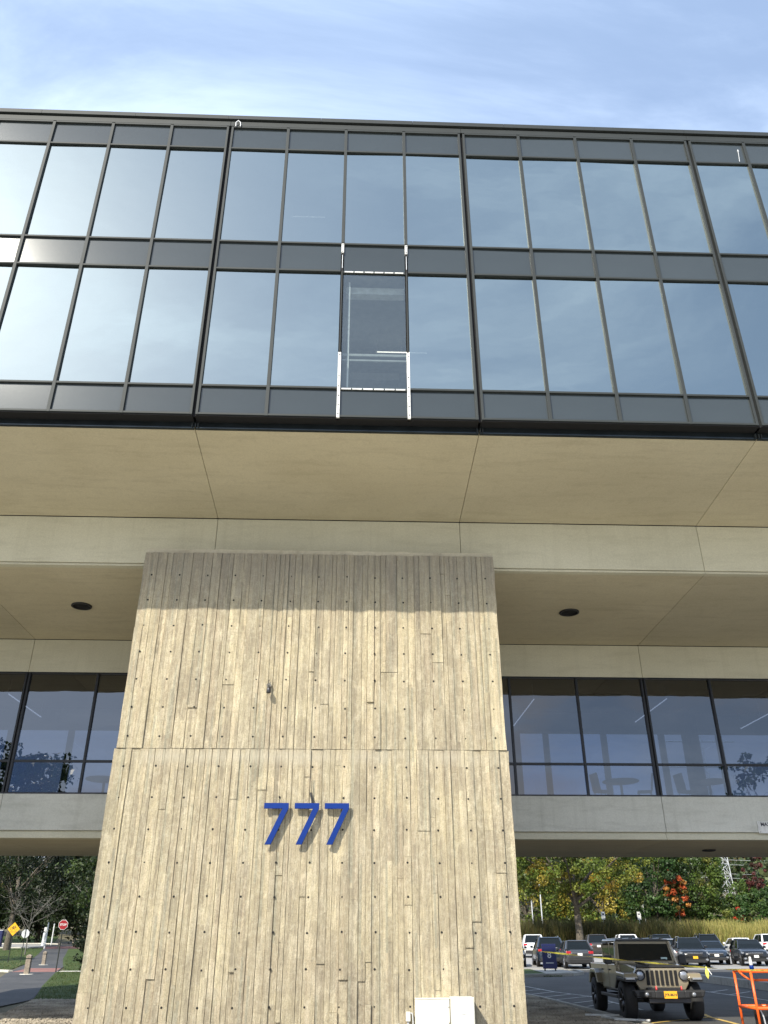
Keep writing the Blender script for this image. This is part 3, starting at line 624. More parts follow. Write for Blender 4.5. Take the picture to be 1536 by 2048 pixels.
# interior strip lamps
def strip(a, b, label, r=.017, grp='pendant strip lamps behind the glass', z=None):
    t = thing('strip_lamp', label, 'lamp', a, group=grp); d = Vector(b)-Vector(a)
    MB().box(-.03, .03, -.03, .03, -.03, .03).obj('end_cap', M_WHITE, t)
    MB().tube((0, 0, 0), d, r, n=6).obj('tube', M_LAMP, t)
    for f in (.02, .5, .98): MB().tube(d*f, d*f+Vector((0, 0, .5)), .006, n=4).obj('hanger', M_WHITE, t)
strip((5.44, 27.96, 8.35), (5.47, 24.6, 8.35), 'slanting strip lamp seen in the first lower window right of the pier')
strip((9.41, 27.3, 8.35), (9.48, 24.4, 8.35), 'slanting strip lamp crossing the double mullion right of the pier')
strip((13.32, 28.1, 8.35), (13.4, 25.2, 8.35), 'slanting strip lamp at the right edge, in the lower windows')
strip((-10.19, 24.4, 8.35), (-10.13, 27.23, 8.35), 'slanting strip lamp in the lower windows left of the pier')
strip((.45, 17.3, 15.6), (1.8, 17.3, 15.6), 'lit strip lamp seen through the clear upper pane')
strip((-1.94, 16.6, 19.75), (-1.0, 16.6, 19.75), 'faint strip lamp behind the top row glass, left of centre')

# tables and chairs behind the lower glass
M_FURN = simple('dark furniture', (.05, .055, .06), .5)
def table(x, y, label):
    t = thing('cafe_table', label, 'table', (x, y, 5.25), group='round tables behind the lower windows')
    MB().lathe([(.001, 1.02), (.55, 1.02), (.57, 1.04), (.55, 1.06), (.001, 1.06)], (0, 0, 0), 'z', 24).obj('tabletop', M_FURN, t); MB().lathe([(.001, 1.02), (.04, 1.0), (.04, .05), (.28, .02), (.28, 0)], (0, 0, 0), 'z', 16).obj('pedestal', M_FURN, t)
def chair(x, y, rz, label):
    t = thing('cafe_chair', label, 'chair', (x, y, 5.25), rz, 'chairs behind the lower windows')
    MB().box(-.22, .22, -.22, .22, .68, .72).obj('seat', M_FURN, t, bevel=.015); MB().prism([(-.23, .72), (-.19, .72), (-.27, 1.22), (-.31, 1.22)], -.21, .21, 'x').obj('backrest', M_FURN, t)
    for sx in (-1, 1):
        for sy in (-1, 1): MB().tube((sx*.18, sy*.18, .68), (sx*.22, sy*.23, 0), .014, n=6).obj('leg', M_FURN, t)
table(8.4, 26.5, 'round cafe table behind the second lower window right of the pier'); table(11.2, 26.5, 'round cafe table behind the third lower window right of the pier')
chair(7.75, 26.3, R(-75), 'chair left of the nearer cafe table'); chair(9.05, 26.3, R(75), 'chair right of the nearer cafe table')
chair(10.4, 26.3, R(-75), 'chair left of the further right cafe table')
table(-7.6, 26.6, 'round cafe table behind the lower window left of the pier'); chair(-7.0, 26.4, R(70), 'chair beside the table left of the pier')
# clearance sign
cs = thing('clearance_sign', 'white clearance sign with black letters on the concrete spandrel', 'sign', (12.1, 24.03, 4.64))
MB().box(-.79, .79, -.004, .01, -.155, .155).obj('sign_plate', M_WHITE, cs)
text('MAX CLEARANCE', .135, M_INK, 'lettering', cs, (-.70, -.006, .075), align='LEFT', sx=.95, bold=.003)
text('1', .17, M_INK, 'lettering', cs, (-.43, -.006, -.075), align='LEFT', bold=.008)
for x in (-.75, .75):
    for z in (-.12, .12): MB().tube((x, -.012, z), (x, .0, z), .008, n=8).obj('screw', M_POST, cs)

# ================================================================== pier
YP = 17.79
pier = thing('concrete_pier', 'tall board-marked concrete pier carrying the blue numerals', 'pier', (0, 0, 0))
PXL, PXR = -4.935, 3.275; PBL, PBR = -4.99, 3.315; ZJ = 5.375; ZPT = 9.905
MB().box(PXL+.03, PXR-.03, YP+.035, 28.5, ZJ, ZPT-.01).obj('core', M_CAP, pier); MB().box(PBL+.03, PBR-.03, YP+.035, 28.5, -.3, ZJ).obj('core', M_CAP, pier)
# cap strip: rough pour at the top
cap = MB(); xs = np.linspace(PXL+.01, PXR, 60); secs = []
for x in xs:
    a, b, c = rnd.gauss(0, .006), rnd.gauss(0, .006), rnd.gauss(0, .008)
    secs.append([(x, YP+.05+a, ZPT), (x, YP+.045+b, ZPT+.11+c), (x, YP+.12, ZPT+.13+c), (x, 18.59, ZPT+.13), (x, 18.59, ZPT)])
cap.loft(secs).obj('cap_strip', M_CAP, pier)
def board(x0, x1, z0, z1, d, jl, jr):
    n = max(2, min(9, int((z1-z0)/.35))); zs = np.linspace(z0, z1, n+1); v = []; f = []
    for i, z in enumerate(zs):
        a = x0+jl(z); b = x1+jr(z); e = d+rnd.gauss(0, .0012)
        v += [(a, YP+.05, z), (a+.003, YP-e, z), (b-.003, YP-e, z), (b, YP+.05, z)]
    for i in range(n):
        q = i*4; f += [(q, q+1, q+5, q+4), (q+1, q+2, q+6, q+5), (q+2, q+3, q+7, q+6)]
    f += [(0, 3, 2, 1), (n*4, n*4+1, n*4+2, n*4+3)]
    # winding outward
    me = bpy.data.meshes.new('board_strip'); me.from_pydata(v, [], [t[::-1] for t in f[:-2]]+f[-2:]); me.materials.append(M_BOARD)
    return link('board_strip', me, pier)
def jit(seed, amp):
    r = random.Random(seed); ph = [r.uniform(0, 6.28) for _ in range(3)]
    return lambda z: amp*(math.sin(z*9+ph[0])*.6+math.sin(z*23+ph[1])*.6+math.sin(z*3.1+ph[2])*.6)
rb = random.Random(5); nb = 0; BL = []
for (A, B, z0, z1, nmean) in ((PXL, PXR, ZJ+.004, ZPT, 2.3), (PBL, PBR, .0, ZJ-.004, 2.75)):
    x = A; edges = [A]
    while x < B-.3: x += rb.choice([.10, .12, .14, .16, .18, .21, .25]); edges.append(x)
    if B-edges[-1] < .1: edges[-1] = B
    else: edges.append(B)
    js = [jit(i*17+int(z0*100), 0 if i in (0, len(edges)-1) else rb.choice([.0012, .002, .005])) for i in range(len(edges))]
    js[0] = jit(901+int(z0), .006); js[-1] = jit(905+int(z0), .006)
    gaps = [0]+[rb.choice([0, 0, .0, .001, .002, .003, .004, .005, .010]) for _ in range(len(edges)-2)]+[0]
    prevd = 0
    for i in range(len(edges)-1):
        cuts = [z0]
        nn = max(0, int(rb.gauss(nmean, .9)))
        cuts += sorted(rb.uniform(z0+.3, z1-.3) for _ in range(max(0, nn-1)))+[z1]
        cuts = [c for q, c in enumerate(cuts) if q == 0 or c-cuts[q-1] > .25 or c == z1]
        for q in range(len(cuts)-1):
            d = rb.choice([-.020, -.010, -.004, 0, .003, .006, .012, .020]); 
            a = edges[i]+gaps[i]/2; b = edges[i+1]-gaps[i+1]/2
            board(a, b, cuts[q]+(.002 if q else 0), cuts[q+1]-.002, d, js[i], js[i+1]); nb += 1; BL.append((a, b, cuts[q], cuts[q+1], d))
print('boards', nb)
# tie holes
th = MB().lathe([(.023, .012), (.021, -.003), (.019, -.004), (.001, -.0035)], (0, 0, 0), 'y', 12).mesh('tie_hole', M_HOLE, True)
for c in range(13):
    for r in range(15):
        x = -4.72+c*.647+(r*.0-.0)+rnd.gauss(0, .008)+(-.049*r/14 if c == 0 else 0)+(.05*r/14*(c/12)); z = 9.325-r*.6162+rnd.gauss(0, .006)
        if c in (7, 8, 9, 10) and r == 14 and c != 7 and c < 11 and 1.2 < x < 2.3: continue
        s = rnd.choice([1, 1, 1, .9, .7 if rnd.random() < .3 else 1]); dd = max([q[4] for q in BL if q[0]-.026 < x < q[1]+.026 and q[2]-.026 < z < q[3]+.026] or [0]); link('tie_hole', th, pier, (x, YP-dd-.0015, z), scale=(s, 1, s))
# numerals
seven = [(0, .787), (.495, .787), (.495, .685), (.172, 0), (.052, 0), (.372, .68), (0, .68)]
for i, (x, lab) in enumerate(((-1.768, 'left blue numeral seven of the house number'), (-1.152, 'middle blue numeral seven of the house number, under the cable stub'), (-.544, 'right blue numeral seven of the house number'))):
    t = thing('numeral', lab, 'numeral', (x, YP-.14, 3.484), group='blue metal sevens on the pier')
    MB().prism(seven, 0, .05).obj('digit', M_BLUE, t, bevel=.003)
    for px, pz in ((.06, .73), (.43, .73), (.13, .06), (.30, .42)): MB().tube((px, .05, pz), (px, .145, pz), .009, n=8).obj('standoff_pin', M_POST, t)
# small fixtures
t = thing('security_light', 'small grey broken light fitting high on the pier', 'light fitting', (-1.84, YP-.02, 6.66))
MB().lathe([(.001, -.03), (.05, -.03), (.055, .0), (.05, .03)], (0, -.02, .06), 'y', 14).obj('base_plate', M_BARKG, t); MB().tube((0, -.04, .06), (.01, -.10, -.02), .016).obj('arm', M_RIMD, t)
MB().lathe([(.02, .06), (.045, .03), (.05, -.06), (.04, -.07), (.001, -.05)], (.01, -.12, -.06), 'z', 14).obj('lamp_head', M_RIMD, t, True); MB().path([(0, -.02, .10), (-.02, -.03, .16), (.01, -.02, .19)], .006).obj('wire', M_RIMD, t)
t = thing('cable_stub', 'thin black cable stub above the middle numeral', 'cable', (-.83, YP-.02, 4.73))
MB().path([(0, 0, 0), (.004, -.01, -.12), (-.004, -.01, -.26)], .006).obj('wire', M_FRAME, t); MB().path([(-.01, -.02, -.24), (0, -.03, -.31), (.02, -.04, -.38), (.03, -.05, -.45)], .022, 8).obj('sleeve', M_TRIM, t)
# cabinets at the foot
t = thing('electrical_cabinet', 'wide low white electrical cabinet at the foot of the pier', 'cabinet', (1.545, YP, 0))
MB().box(-.315, .315, -.16, -.012, -.2, .82).obj('body', M_PAINTW, t, bevel=.008); MB().box(-.29, .29, -.172, -.162, -.1, .78).obj('door', M_PAINTW, t, bevel=.004); MB().box(-.21, -.10, -.176, -.171, .55, .61).obj('rating_plate', M_GALV, t); MB().box(.245, .262, -.186, -.171, .30, .42).obj('latch', M_RIMD, t, bevel=.003)
MB().box(-.318, .318, -.166, -.004, .825, .845).obj('top_flange', M_PAINTW, t, bevel=.003)
for z in (.2, .45, .7): MB().tube((.30, -.168, z), (.30, -.158, z), .008, n=8).obj('rivet', M_POST, t)
for x in (-.2, 0): MB().tube((x, -.17, .80), (x, -.158, .80), .006, n=8).obj('rivet', M_POST, t)
t = thing('electrical_cabinet', 'narrow deeper white cabinet with a small vent, right of the wide one', 'cabinet', (2.08, YP, 0))
MB().box(-.205, .205, -.42, -.012, -.2, .868).obj('body', M_PAINTW, t, bevel=.012); MB().box(-.185, .185, -.428, -.421, -.1, .84).obj('door', M_PAINTW, t, bevel=.004)
for z in (.15, .65): MB().tube((-.195, -.425, z-.04), (-.195, -.425, z+.04), .009, n=8).obj('hinge', M_GALV, t)
MB().box(-.04, .04, -.434, -.427, .60, .66).obj('vent', M_GALV, t); MB().tube((.15, -.437, .36), (.15, -.425, .36), .01, n=8).obj('lock', M_POST, t)
t = thing('junction_box', 'small white junction box left of the cabinets', 'junction box', (1.10, YP-.05, .55))
MB().box(-.04, .04, -.05, .04, -.075, .075).obj('body', M_PAINTW, t, bevel=.006); MB().tube((0, 0, -.07), (0, 0, -.55), .018).obj('conduit', M_GALV, t); MB().path([(.04, 0, .05), (.08, -.01, .05), (.09, 0, -.1), (.09, 0, -.55)], .012).obj('conduit', M_GALV, t)
t = thing('meter_socket', 'round grey socket just showing at the foot of the pier', 'socket', (.93, YP-.03, .36))
MB().lathe([(.001, -.07), (.06, -.07), (.075, -.04), (.075, .02)], (0, 0, 0), 'y', 18).obj('cover', M_GALV, t, True)

# ================================================================== trees
def crown_np(c, rad, nclump, nleaf, size, cols, flat=.75, hollow=.5, bottom=-1, cl=.22):
    P = NR.normal(size=(nclump*3, 3)); P /= np.linalg.norm(P, axis=1)[:, None]; P *= NR.uniform(hollow, 1, (len(P), 1))**.6
    P = P[P[:, 2] > bottom][:nclump]; k = len(P); cs_ = NR.uniform(.6, 1.35, (k, 1))*cl*(min(rad[0], rad[2]))
    ci = NR.choice(len(cols), k, p=np.array([q[3] for q in cols])/sum(q[3] for q in cols)); cc_ = np.array([q[:3] for q in cols])[ci]
    cen = P*np.array(rad)+np.array(c); n = k*nleaf
    o = NR.normal(size=(n, 3)); o /= np.linalg.norm(o, axis=1)[:, None]; o *= NR.uniform(.2, 1, (n, 1))**.5
    o[:, 2] *= flat; L_ = cen.repeat(nleaf, 0)+o*cs_.repeat(nleaf, 0)
    nrm = o*.8+NR.normal(size=(n, 3))*.55+np.array([0, 0, .35]); nrm /= np.linalg.norm(nrm, axis=1)[:, None]
    a = np.cross(nrm, NR.normal(size=(n, 3))); a /= np.linalg.norm(a, axis=1)[:, None]; b = np.cross(nrm, a); s = (size*NR.uniform(.6, 1.3, (n, 1)))
    V = np.stack([L_-a*s*.5, L_+b*s*.35, L_+a*s*.5, L_-b*s*.35], 1).reshape(-1, 3)
    col = cc_.repeat(nleaf, 0)*NR.uniform(.7, 1.3, (n, 1)); col = np.concatenate([col, np.ones((n, 1))], 1).repeat(4, 0)
    return V, col
def tree(name, label, cat, x, y, ht, rad, cz, cols, nclump=80, nleaf=70, size=.3, trunk=.25, limbs=7, group=None, bark=None, hollow=.5, bottom=-1, cl=.22, lean=(0, 0), twigs=0, lowlimb=.4):
    z = h(x, y); t = thing(name, label, cat, (x, y, z), group=group); bark = bark or M_BARK; r = random.Random(int(x*31+y*7))
    top = Vector((lean[0], lean[1], max(cz*.9, ht*.5))); mb = MB(); fork = top*lowlimb
    mb.tube((0, 0, -.2), fork*.5+Vector((.05, 0, 0)), trunk*1.15, trunk*.9, n=10, cap=False); mb.tube(fork*.5+Vector((.05, 0, 0)), fork, trunk*.9, trunk*.8, n=10, cap=False); mb.tube(fork, top, trunk*.75, trunk*.2, n=8)
    mb.obj('trunk', bark, t, True)
    for i in range(limbs):
        a = i*2.4+r.uniform(-.4, .4); f = r.uniform(0, .55); s = fork.lerp(top, f); e = Vector((math.cos(a)*rad[0]*r.uniform(.6, .95), math.sin(a)*rad[1]*r.uniform(.6, .95), cz+rad[2]*r.uniform(-.25, .55)))
        mid = s.lerp(e, .45)+Vector((0, 0, r.uniform(-.06, .12)*rad[2])); lm = MB(); lm.tube(s, mid, trunk*.42, trunk*.28, n=7, cap=False).tube(mid, e, trunk*.28, trunk*.06, n=6)
        for q in range(twigs):
            b0 = mid.lerp(e, r.uniform(0, .9)); cur = b0; dr = Vector((r.gauss(0, 1), r.gauss(0, 1), r.gauss(.3, .8))).normalized()
            for w_ in range(3):
                nx_ = cur+dr*rad[0]*r.uniform(.08, .16); lm.tube(cur, nx_, .02/(w_+1)+.005, .006, n=4, cap=False); cur = nx_; dr = (dr+Vector((r.gauss(0, .5), r.gauss(0, .5), r.gauss(0, .4)))).normalized()
        lm.obj('limb', bark, t, True)
    if nclump:
        V, col = crown_np((lean[0], lean[1], cz), rad, nclump, nleaf, size, cols, hollow=hollow, bottom=bottom, cl=cl)
        V = V.astype(np.float32); o = link('crown', np_mesh('crown', V, np.arange(len(V)).reshape(-1, 4), M_LEAF, col), t)
    return t
YG = [(.10, .14, .02, 4), (.15, .17, .025, 4), (.24, .20, .03, 1.6), (.065, .10, .018, 4), (.32, .22, .03, .6)]
DG = [(.035, .075, .016, 4), (.05, .095, .022, 3), (.025, .05, .014, 3), (.08, .12, .03, 1)]
MG = [(.075, .125, .022, 4), (.10, .15, .03, 3), (.05, .09, .018, 3), (.15, .17, .035, 1)]
SD = [(.018, .030, .008, 4), (.026, .042, .011, 3), (.012, .020, .006, 4), (.045, .055, .016, .8)]
tree('maple_tree', 'spreading green and yellow maple behind the parked cars, its dark limbs showing', 'tree', 23.7, 95, 15, (8.2, 6, 5.0), 9.2, YG, 240, 120, .27, .42, 10, hollow=.35, bottom=-.75, cl=.17, twigs=3, lowlimb=.42)
tree('tree', 'yellow-green bushy tree behind the maple on its left', 'tree', 24, 124, 12, (6, 4, 5.5), 6, YG, 110, 90, .36, .25)
tree('tree', 'yellowing bushy tree behind the maple on its right', 'tree', 34, 122, 12, (6, 4, 5.5), 6, YG+[(.35, .28, .05, 3)], 110, 90, .36, .25)
tree('evergreen_tree', 'dark green upright tree right of the maple', 'tree', 36.6, 108, 16, (4.0, 3.5, 7.5), 8.0, DG, 150, 90, .32, .25)
tree('evergreen_tree', 'darker green tree tucked between the maple and the red-tinged tree', 'tree', 40.5, 126, 17, (5, 3.5, 8), 8.5, DG, 130, 90, .34, .25)
tree('maple_tree', 'green maple turning orange and red on its left side', 'tree', 41.9, 110, 15, (4.0, 4.0, 6.2), 8.0, MG+[(.14, .15, .03, 2)], 220, 120, .25, .3, 8)
tree('sapling', 'small tree with bright orange-red leaves in front of the green maple', 'tree', 38.6, 106.5, 8, (1.5, 1.2, 2.6), 6.0, [(.42, .09, .03, 3), (.44, .20, .05, 3), (.22, .15, .04, 2.5)], 40, 60, .28, .08, 4)
tree('sapling', 'small red-leaved tree low between the two big green trees', 'tree', 45.6, 105.5, 4, (1.0, .8, 1.1), 3.6, [(.50, .06, .03, 3), (.35, .10, .03, 1)], 12, 50, .24, .05, 3)
tree('tree', 'dark glossy broad-leaved tree at the right edge', 'tree', 49.0, 104, 6, (4.6, 4, 2.7), 3.6, DG+[(.10, .15, .06, 1)], 170, 110, .25, .3)
tree('tree', 'slim tree with maroon foliage behind the right-hand tree', 'tree', 60, 132, 14, (1.8, 1.8, 3.4), 9.5, [(.11, .035, .03, 3), (.06, .03, .02, 2)], 40, 70, .3, .12, 5)
tree('tree', 'grey-green tree beyond the car park at the far right', 'tree', 63, 135, 9, (6, 5, 3.6), 5.0, MG, 120, 80, .4, .3)
tree('tree', 'low olive tree filling the gap below the pylon', 'tree', 54, 136, 7, (5, 4, 3), 4.0, MG, 110, 80, .4, .3)
# hill of woods, one mass
V = []; Cc = []
for i in range(230):
    y = NR.uniform(150, 340); x = y*NR.uniform(.1, .62); s = NR.uniform(5, 8.5)
    if y < 206 and .37 < x/y < .475: continue
    v, c_ = crown_np((x, y, h(x, y)+s*.8), (s, s, s*1.1), 14, 26, 1.3, [(.075, .10, .035, 4), (.10, .12, .05, 3), (.14, .12, .05, 1), (.05, .08, .03, 3)], hollow=.6, bottom=-.4, cl=.42)
    V.append(v); Cc.append(c_)
V = np.concatenate(V); stuff(link('woods', np_mesh('woods', V, np.arange(len(V)).reshape(-1, 4), M_LEAF, np.concatenate(Cc))), 'distant wooded hillside behind the car park', 'woods')
# left side trees
lt = [(-26, 150, 20, 'dark tree close beside the pier in the left backdrop'), (-66, 150, 20, 'dark tree beyond the left edge of the backdrop'), (-44, 200, 26, 'tallest dark tree behind the left backdrop'), (-70, 205, 26, 'tall dark tree behind the left edge'), (-58, 225, 28, 'farthest dark tree behind the left backdrop'), (-38, 136, 16, 'dark tree in the middle of the left backdrop'), (-47, 142, 18, 'dark tree left of centre in the left backdrop'), (-58, 146, 18, 'dark tree at the left edge of the backdrop'), (-30, 128, 17, 'dark tree nearest the pier in the left backdrop'),
      (-68, 175, 20, 'tall dark tree far behind at the left edge'), (-52, 178, 21, 'tall dark tree far behind in the middle'), (-38, 172, 20, 'tall dark tree far behind beside the pier'), (-82, 170, 20, 'tall dark tree far out on the left')]
for x, y, ht, lab in lt: tree('tree', lab+', across the far road', 'tree', x, y, ht, (7.5, 5, ht*.46), ht*.50, SD, 170, 80, .46, .35, 5, group='dark trees beyond the bicycle path')
tree('tree', 'big tree at the left edge with a thick trunk and bare grey branches', 'tree', -41.2, 114, 15, (6, 4.5, 5), 9.5, SD+[(.09, .085, .02, 1)], 120, 70, .30, .38, 9, bark=M_BARK, twigs=5, lowlimb=.45)
tree('tree', 'green-leaved tree hanging over the STOP sign', 'tree', -25, 96, 12, (5, 4, 4.6), 7.2, [(.04, .065, .014, 3), (.07, .10, .024, 1.5), (.022, .038, .010, 4)], 95, 70, .30, .25, 6, bark=M_BARKG, twigs=4)
tree('dead_tree', 'small leafless grey dead tree in front of the dark trees', 'tree', -35.5, 104, 9, (4.2, 3.5, 3.0), 5.4, SD, 0, 0, .3, .07, 11, bark=M_BARKG, twigs=9, lowlimb=.35)
tree('evergreen_tree', 'dark evergreen close against the left side of the pier', 'tree', -14.3, 62, 10, (2.6, 3, 5.6), 5.2, [(.010, .016, .006, 3), (.018, .028, .01, 1)], 110, 90, .22, .2)
tree('evergreen_shrub', 'dark leafy shrub at the foot of the evergreen, by the grass', 'shrub', -14.9, 56, 3, (1.3, 1.4, 1.5), 1.4, [(.014, .024, .008, 3), (.03, .045, .015, 1)], 45, 70, .14, .06, 4)
tree('tree', 'leafy tree out of the picture on the left, shading the lawn by the nearer kerb', 'tree', -37.5, 61, 13, (5, 5, 3.6), 9.0, SD, 80, 60, .4, .3)
tree('tree', 'leafy tree out of the picture on the left, shading the lawn by the signs', 'tree', -45, 82, 14, (7.5, 7.5, 4), 9.5, SD, 150, 70, .4, .3)
# trees behind the camera, mirrored in the lower windows
tree('tree', 'round-crowned tree behind the viewer, mirrored in the lower windows left of the pier', 'tree', -29.5, -25, 17, (6.2, 5, 4.6), 13.0, DG, 120, 70, .42, .4, 7, hollow=.2)
tree('tree', 'thin-leaved tree behind the viewer, mirrored at the right edge of the lower windows', 'tree', 38.6, -30, 18, (4.4, 4, 5.6), 13.0, DG, 60, 40, .42, .3, 9, twigs=4)

# ================================================================== street furniture, left
def bollard(x, y, label, s=1.0, ring=True):
    t = thing('bollard', label, 'bollard', (x, y, h(x, y)), group='timber bollards on the bicycle path')
    MB().box(-.14*s, .14*s, -.14*s, .14*s, 0, .78).obj('post', M_WOOD, t, bevel=.012); MB().box(-.12*s, .12*s, -.12*s, .12*s, .78, .84).obj('neck', M_POST, t); MB().loft([[(-.145, -.145, .84), (.145, -.145, .84), (.145, .145, .84), (-.145, .145, .84)], [(-.145, -.145, .96), (.145, -.145, .96), (.145, .145, .96), (-.145, .145, .96)], [(-.05, -.05, 1.03), (.05, -.05, 1.03), (.05, .05, 1.03), (-.05, .05, 1.03)]]).obj('cap', M_WOOD, t)
    if ring: MB().lathe([(.001, .03), (.36, .03), (.40, .0)], (0, 0, 0), 'z', 20).obj('base_ring', M_KERBL, t)
bollard(-18.76, 55.88, 'nearest timber bollard, before the red paving'); bollard(-25.6, 80.0, 'second timber bollard, behind the red paving', ring=True)
bollard(-36.2, 118, 'far timber bollard at the second red crossing', ring=False); bollard(-41.2, 141, 'farthest timber bollard, beyond the far road', ring=False)
# STOP sign
def octa(r): return [(r*math.cos(R(22.5+45*i)), r*math.sin(R(22.5+45*i))) for i in range(8)]
t = thing('stop_sign', 'red STOP sign on a dark post beside the path', 'sign', (-17.97, 58.71, h(-17.97, 58.71)), R(8))
MB().tube((0, .02, -.1), (0, .02, 2.95), .035, n=8).obj('post', M_POST, t); MB().prism(octa(.30), -.022, -.012).obj('border', M_WHITE, t); MB().prism(octa(.275), -.026, -.0221).obj('plate', M_REDP, t)
for ch in ('border', 'plate'):
    for o in t.children:
        if o.name.split('.')[0] == ch: o.location = (0, 0, 2.62)
text('STOP', .165, M_WHITE, 'lettering', t, (0, -.029, 2.62), ext=.001, bold=.006)
# bicycle warning sign
bz = h(-30.97, 86.66)
t = thing('bicycle_sign', 'yellow diamond sign with a black bicycle on a dark post', 'sign', (-30.97, 86.66, bz))
MB().tube((0, .03, -.1), (0, .03, 3.0), .04, n=8).obj('post', M_POST, t); MB().prism([(0, -.56), (.56, 0), (0, .56), (-.56, 0)], -.02, 0).obj('plate', M_YEL, t, loc=(0, 0, 2.75))
mb = MB()
for cx in (-.17, .17): mb.lathe([(.115, -.002), (.115, .002), (.14, .002), (.14, -.002)], (cx, -.024, 2.78), 'y', 20)
for a, b in (((-.17, 2.78), (-.08, 2.96)), ((-.08, 2.96), (.10, 2.96)), ((.10, 2.96), (.0, 2.78)), ((.0, 2.78), (-.08, 2.96)), ((-.17, 2.78), (0, 2.78)), ((.17, 2.78), (.09, 3.02)), ((-.12, 2.99), (-.04, 2.99)), ((.04, 3.03), (.13, 3.02))): mb.tube((a[0], -.024, a[1]), (b[0], -.024, b[1]), .014, n=5)
mb.obj('bicycle_symbol', M_INK, t); MB().box(-.32, .32, -.026, -.021, 2.50, 2.53).obj('bar_symbol', M_INK, t)
t = thing('stop_sign', 'back of an octagonal sign, plain grey-white, on a dark post', 'sign', (-30.3, 88, h(-30.3, 88)))
MB().tube((0, -.03, -.1), (0, -.03, 2.9), .035, n=8).obj('post', M_POST, t); MB().prism(octa(.38), 0, .01).obj('plate', M_GALV, t, loc=(0, 0, 2.35))
for x, y, z1, lab in ((-37.5, 116.5, 2.9, 'thin white post by the far kerb'), (-41.0, 130, 2.6, 'white post right of the grey drum'), (-46.5, 118, 2.4, 'white post behind the octagonal sign')):
    t = thing('marker_post', lab, 'post', (x, y, h(x, y)), group='white posts by the far road'); MB().tube((0, 0, 0), (0, 0, z1), .09, n=8).obj('post', M_WHITE, t); MB().lathe([(.001, z1+.05), (.1, z1), (.1, z1-.06)], (0, 0, 0), 'z', 10).obj('cap', M_GALV, t)
t = thing('traffic_drum', 'grey and white drum standing by the far road', 'drum', (-40.8, 126, h(-40.8, 126)))
MB().lathe([(.30, 0), (.30, .1), (.24, .12), (.22, 1.5), (.18, 1.55), (.001, 1.55)], (0, 0, 0), 'z', 18).obj('body', M_GALV, t); MB().lathe([(.25, .3), (.245, .7)], (0, 0, 0), 'z', 18).obj('white_band', M_WHITE, t); MB().box(-.17, .17, -.04, .04, 1.7, 2.2).obj('panel', M_WHITE, t); MB().tube((0, 0, 1.5), (0, 0, 1.75), .04).obj('stem', M_GALV, t)
for x, y, lab, mm in ((-47.0, 121.5, 'white cabinet left of the yellow sign post', M_WHITE), (-45.2, 121.8, 'blue cabinet behind the yellow sign post', M_NAVY)):
    t = thing('utility_cabinet', lab, 'cabinet', (x, y, h(x, y)), group='cabinets by the far road'); MB().box(-.42, .42, -.3, .3, 0, 1.9).obj('body', mm, t, bevel=.03); MB().box(-.45, .45, -.33, .33, 1.9, 1.98).obj('lid', M_GALV, t); MB().box(-.34, .34, -.31, -.302, .2, 1.7).obj('door', mm, t)

# ================================================================== right side: number sign, poles, pylon, wires
sx_, sy_ = 11.5, 53.6; sz = h(sx_, sy_)+.13
t = thing('lot_sign', 'dark blue car park sign with a white number eight', 'sign', (sx_, sy_, sz), R(-4))
MB().box(-.40, .40, -.05, .05, .10, 1.22).obj('panel', M_NAVY, t, bevel=.012); MB().box(-.41, .41, -.056, .056, 1.23, 1.36).obj('top_band', M_NAVY, t, bevel=.01)
for x in (-.3, .3): MB().box(x-.04, x+.04, -.03, .03, -.1, .10).obj('leg', M_POST, t)
text('8', .46, M_WHITE, 'number', t, (0, -.054, .78), bold=.004, ext=.002); MB().box(-.22, .22, -.054, -.051, .37, .41).obj('small_print', M_GALV, t)
for x, y, z1, lab in ((22.0, 110, 5.0, 'shorter white pole behind the hedge, left of the maple'), (24.4, 116, 9.5, 'taller white pole behind the hedge, left of the maple')):
    t = thing('flag_pole', lab, 'pole', (x, y, h(x, y)), group='white poles behind the hedge'); MB().tube((0, 0, 0), (0, 0, z1), .09, .06, n=8).obj('shaft', M_GALV, t); MB().lathe([(.001, z1+.16), (.09, z1+.08), (.001, z1)], (0, 0, 0), 'z', 10).obj('finial', M_GALV, t)
for x, y, lab in ((29.6, 106.5, 'small white sign on a post behind the hedge'), (34.0, 107, 'pair of white sign panels right of the maple')):
    t = thing('parking_sign', lab, 'sign', (x, y, h(x, y)), group='white signs behind the hedge'); MB().tube((0, 0, 0), (0, 0, 3.9), .04, n=6).obj('post', M_GALV, t); MB().box(-.22, .22, -.05, -.03, 3.1, 3.95).obj('plate', M_WHITE, t)
    MB().box(-.12, .12, -.056, -.051, 3.62, 3.75).obj('symbol', M_INK, t)
t = thing('marker_post', 'leaning white post beside the white sign panels', 'post', (35.2, 108, h(35.2, 108))); MB().tube((0, 0, 0), (-.25, 0, 4.7), .05, n=6).obj('post', M_WHITE, t)
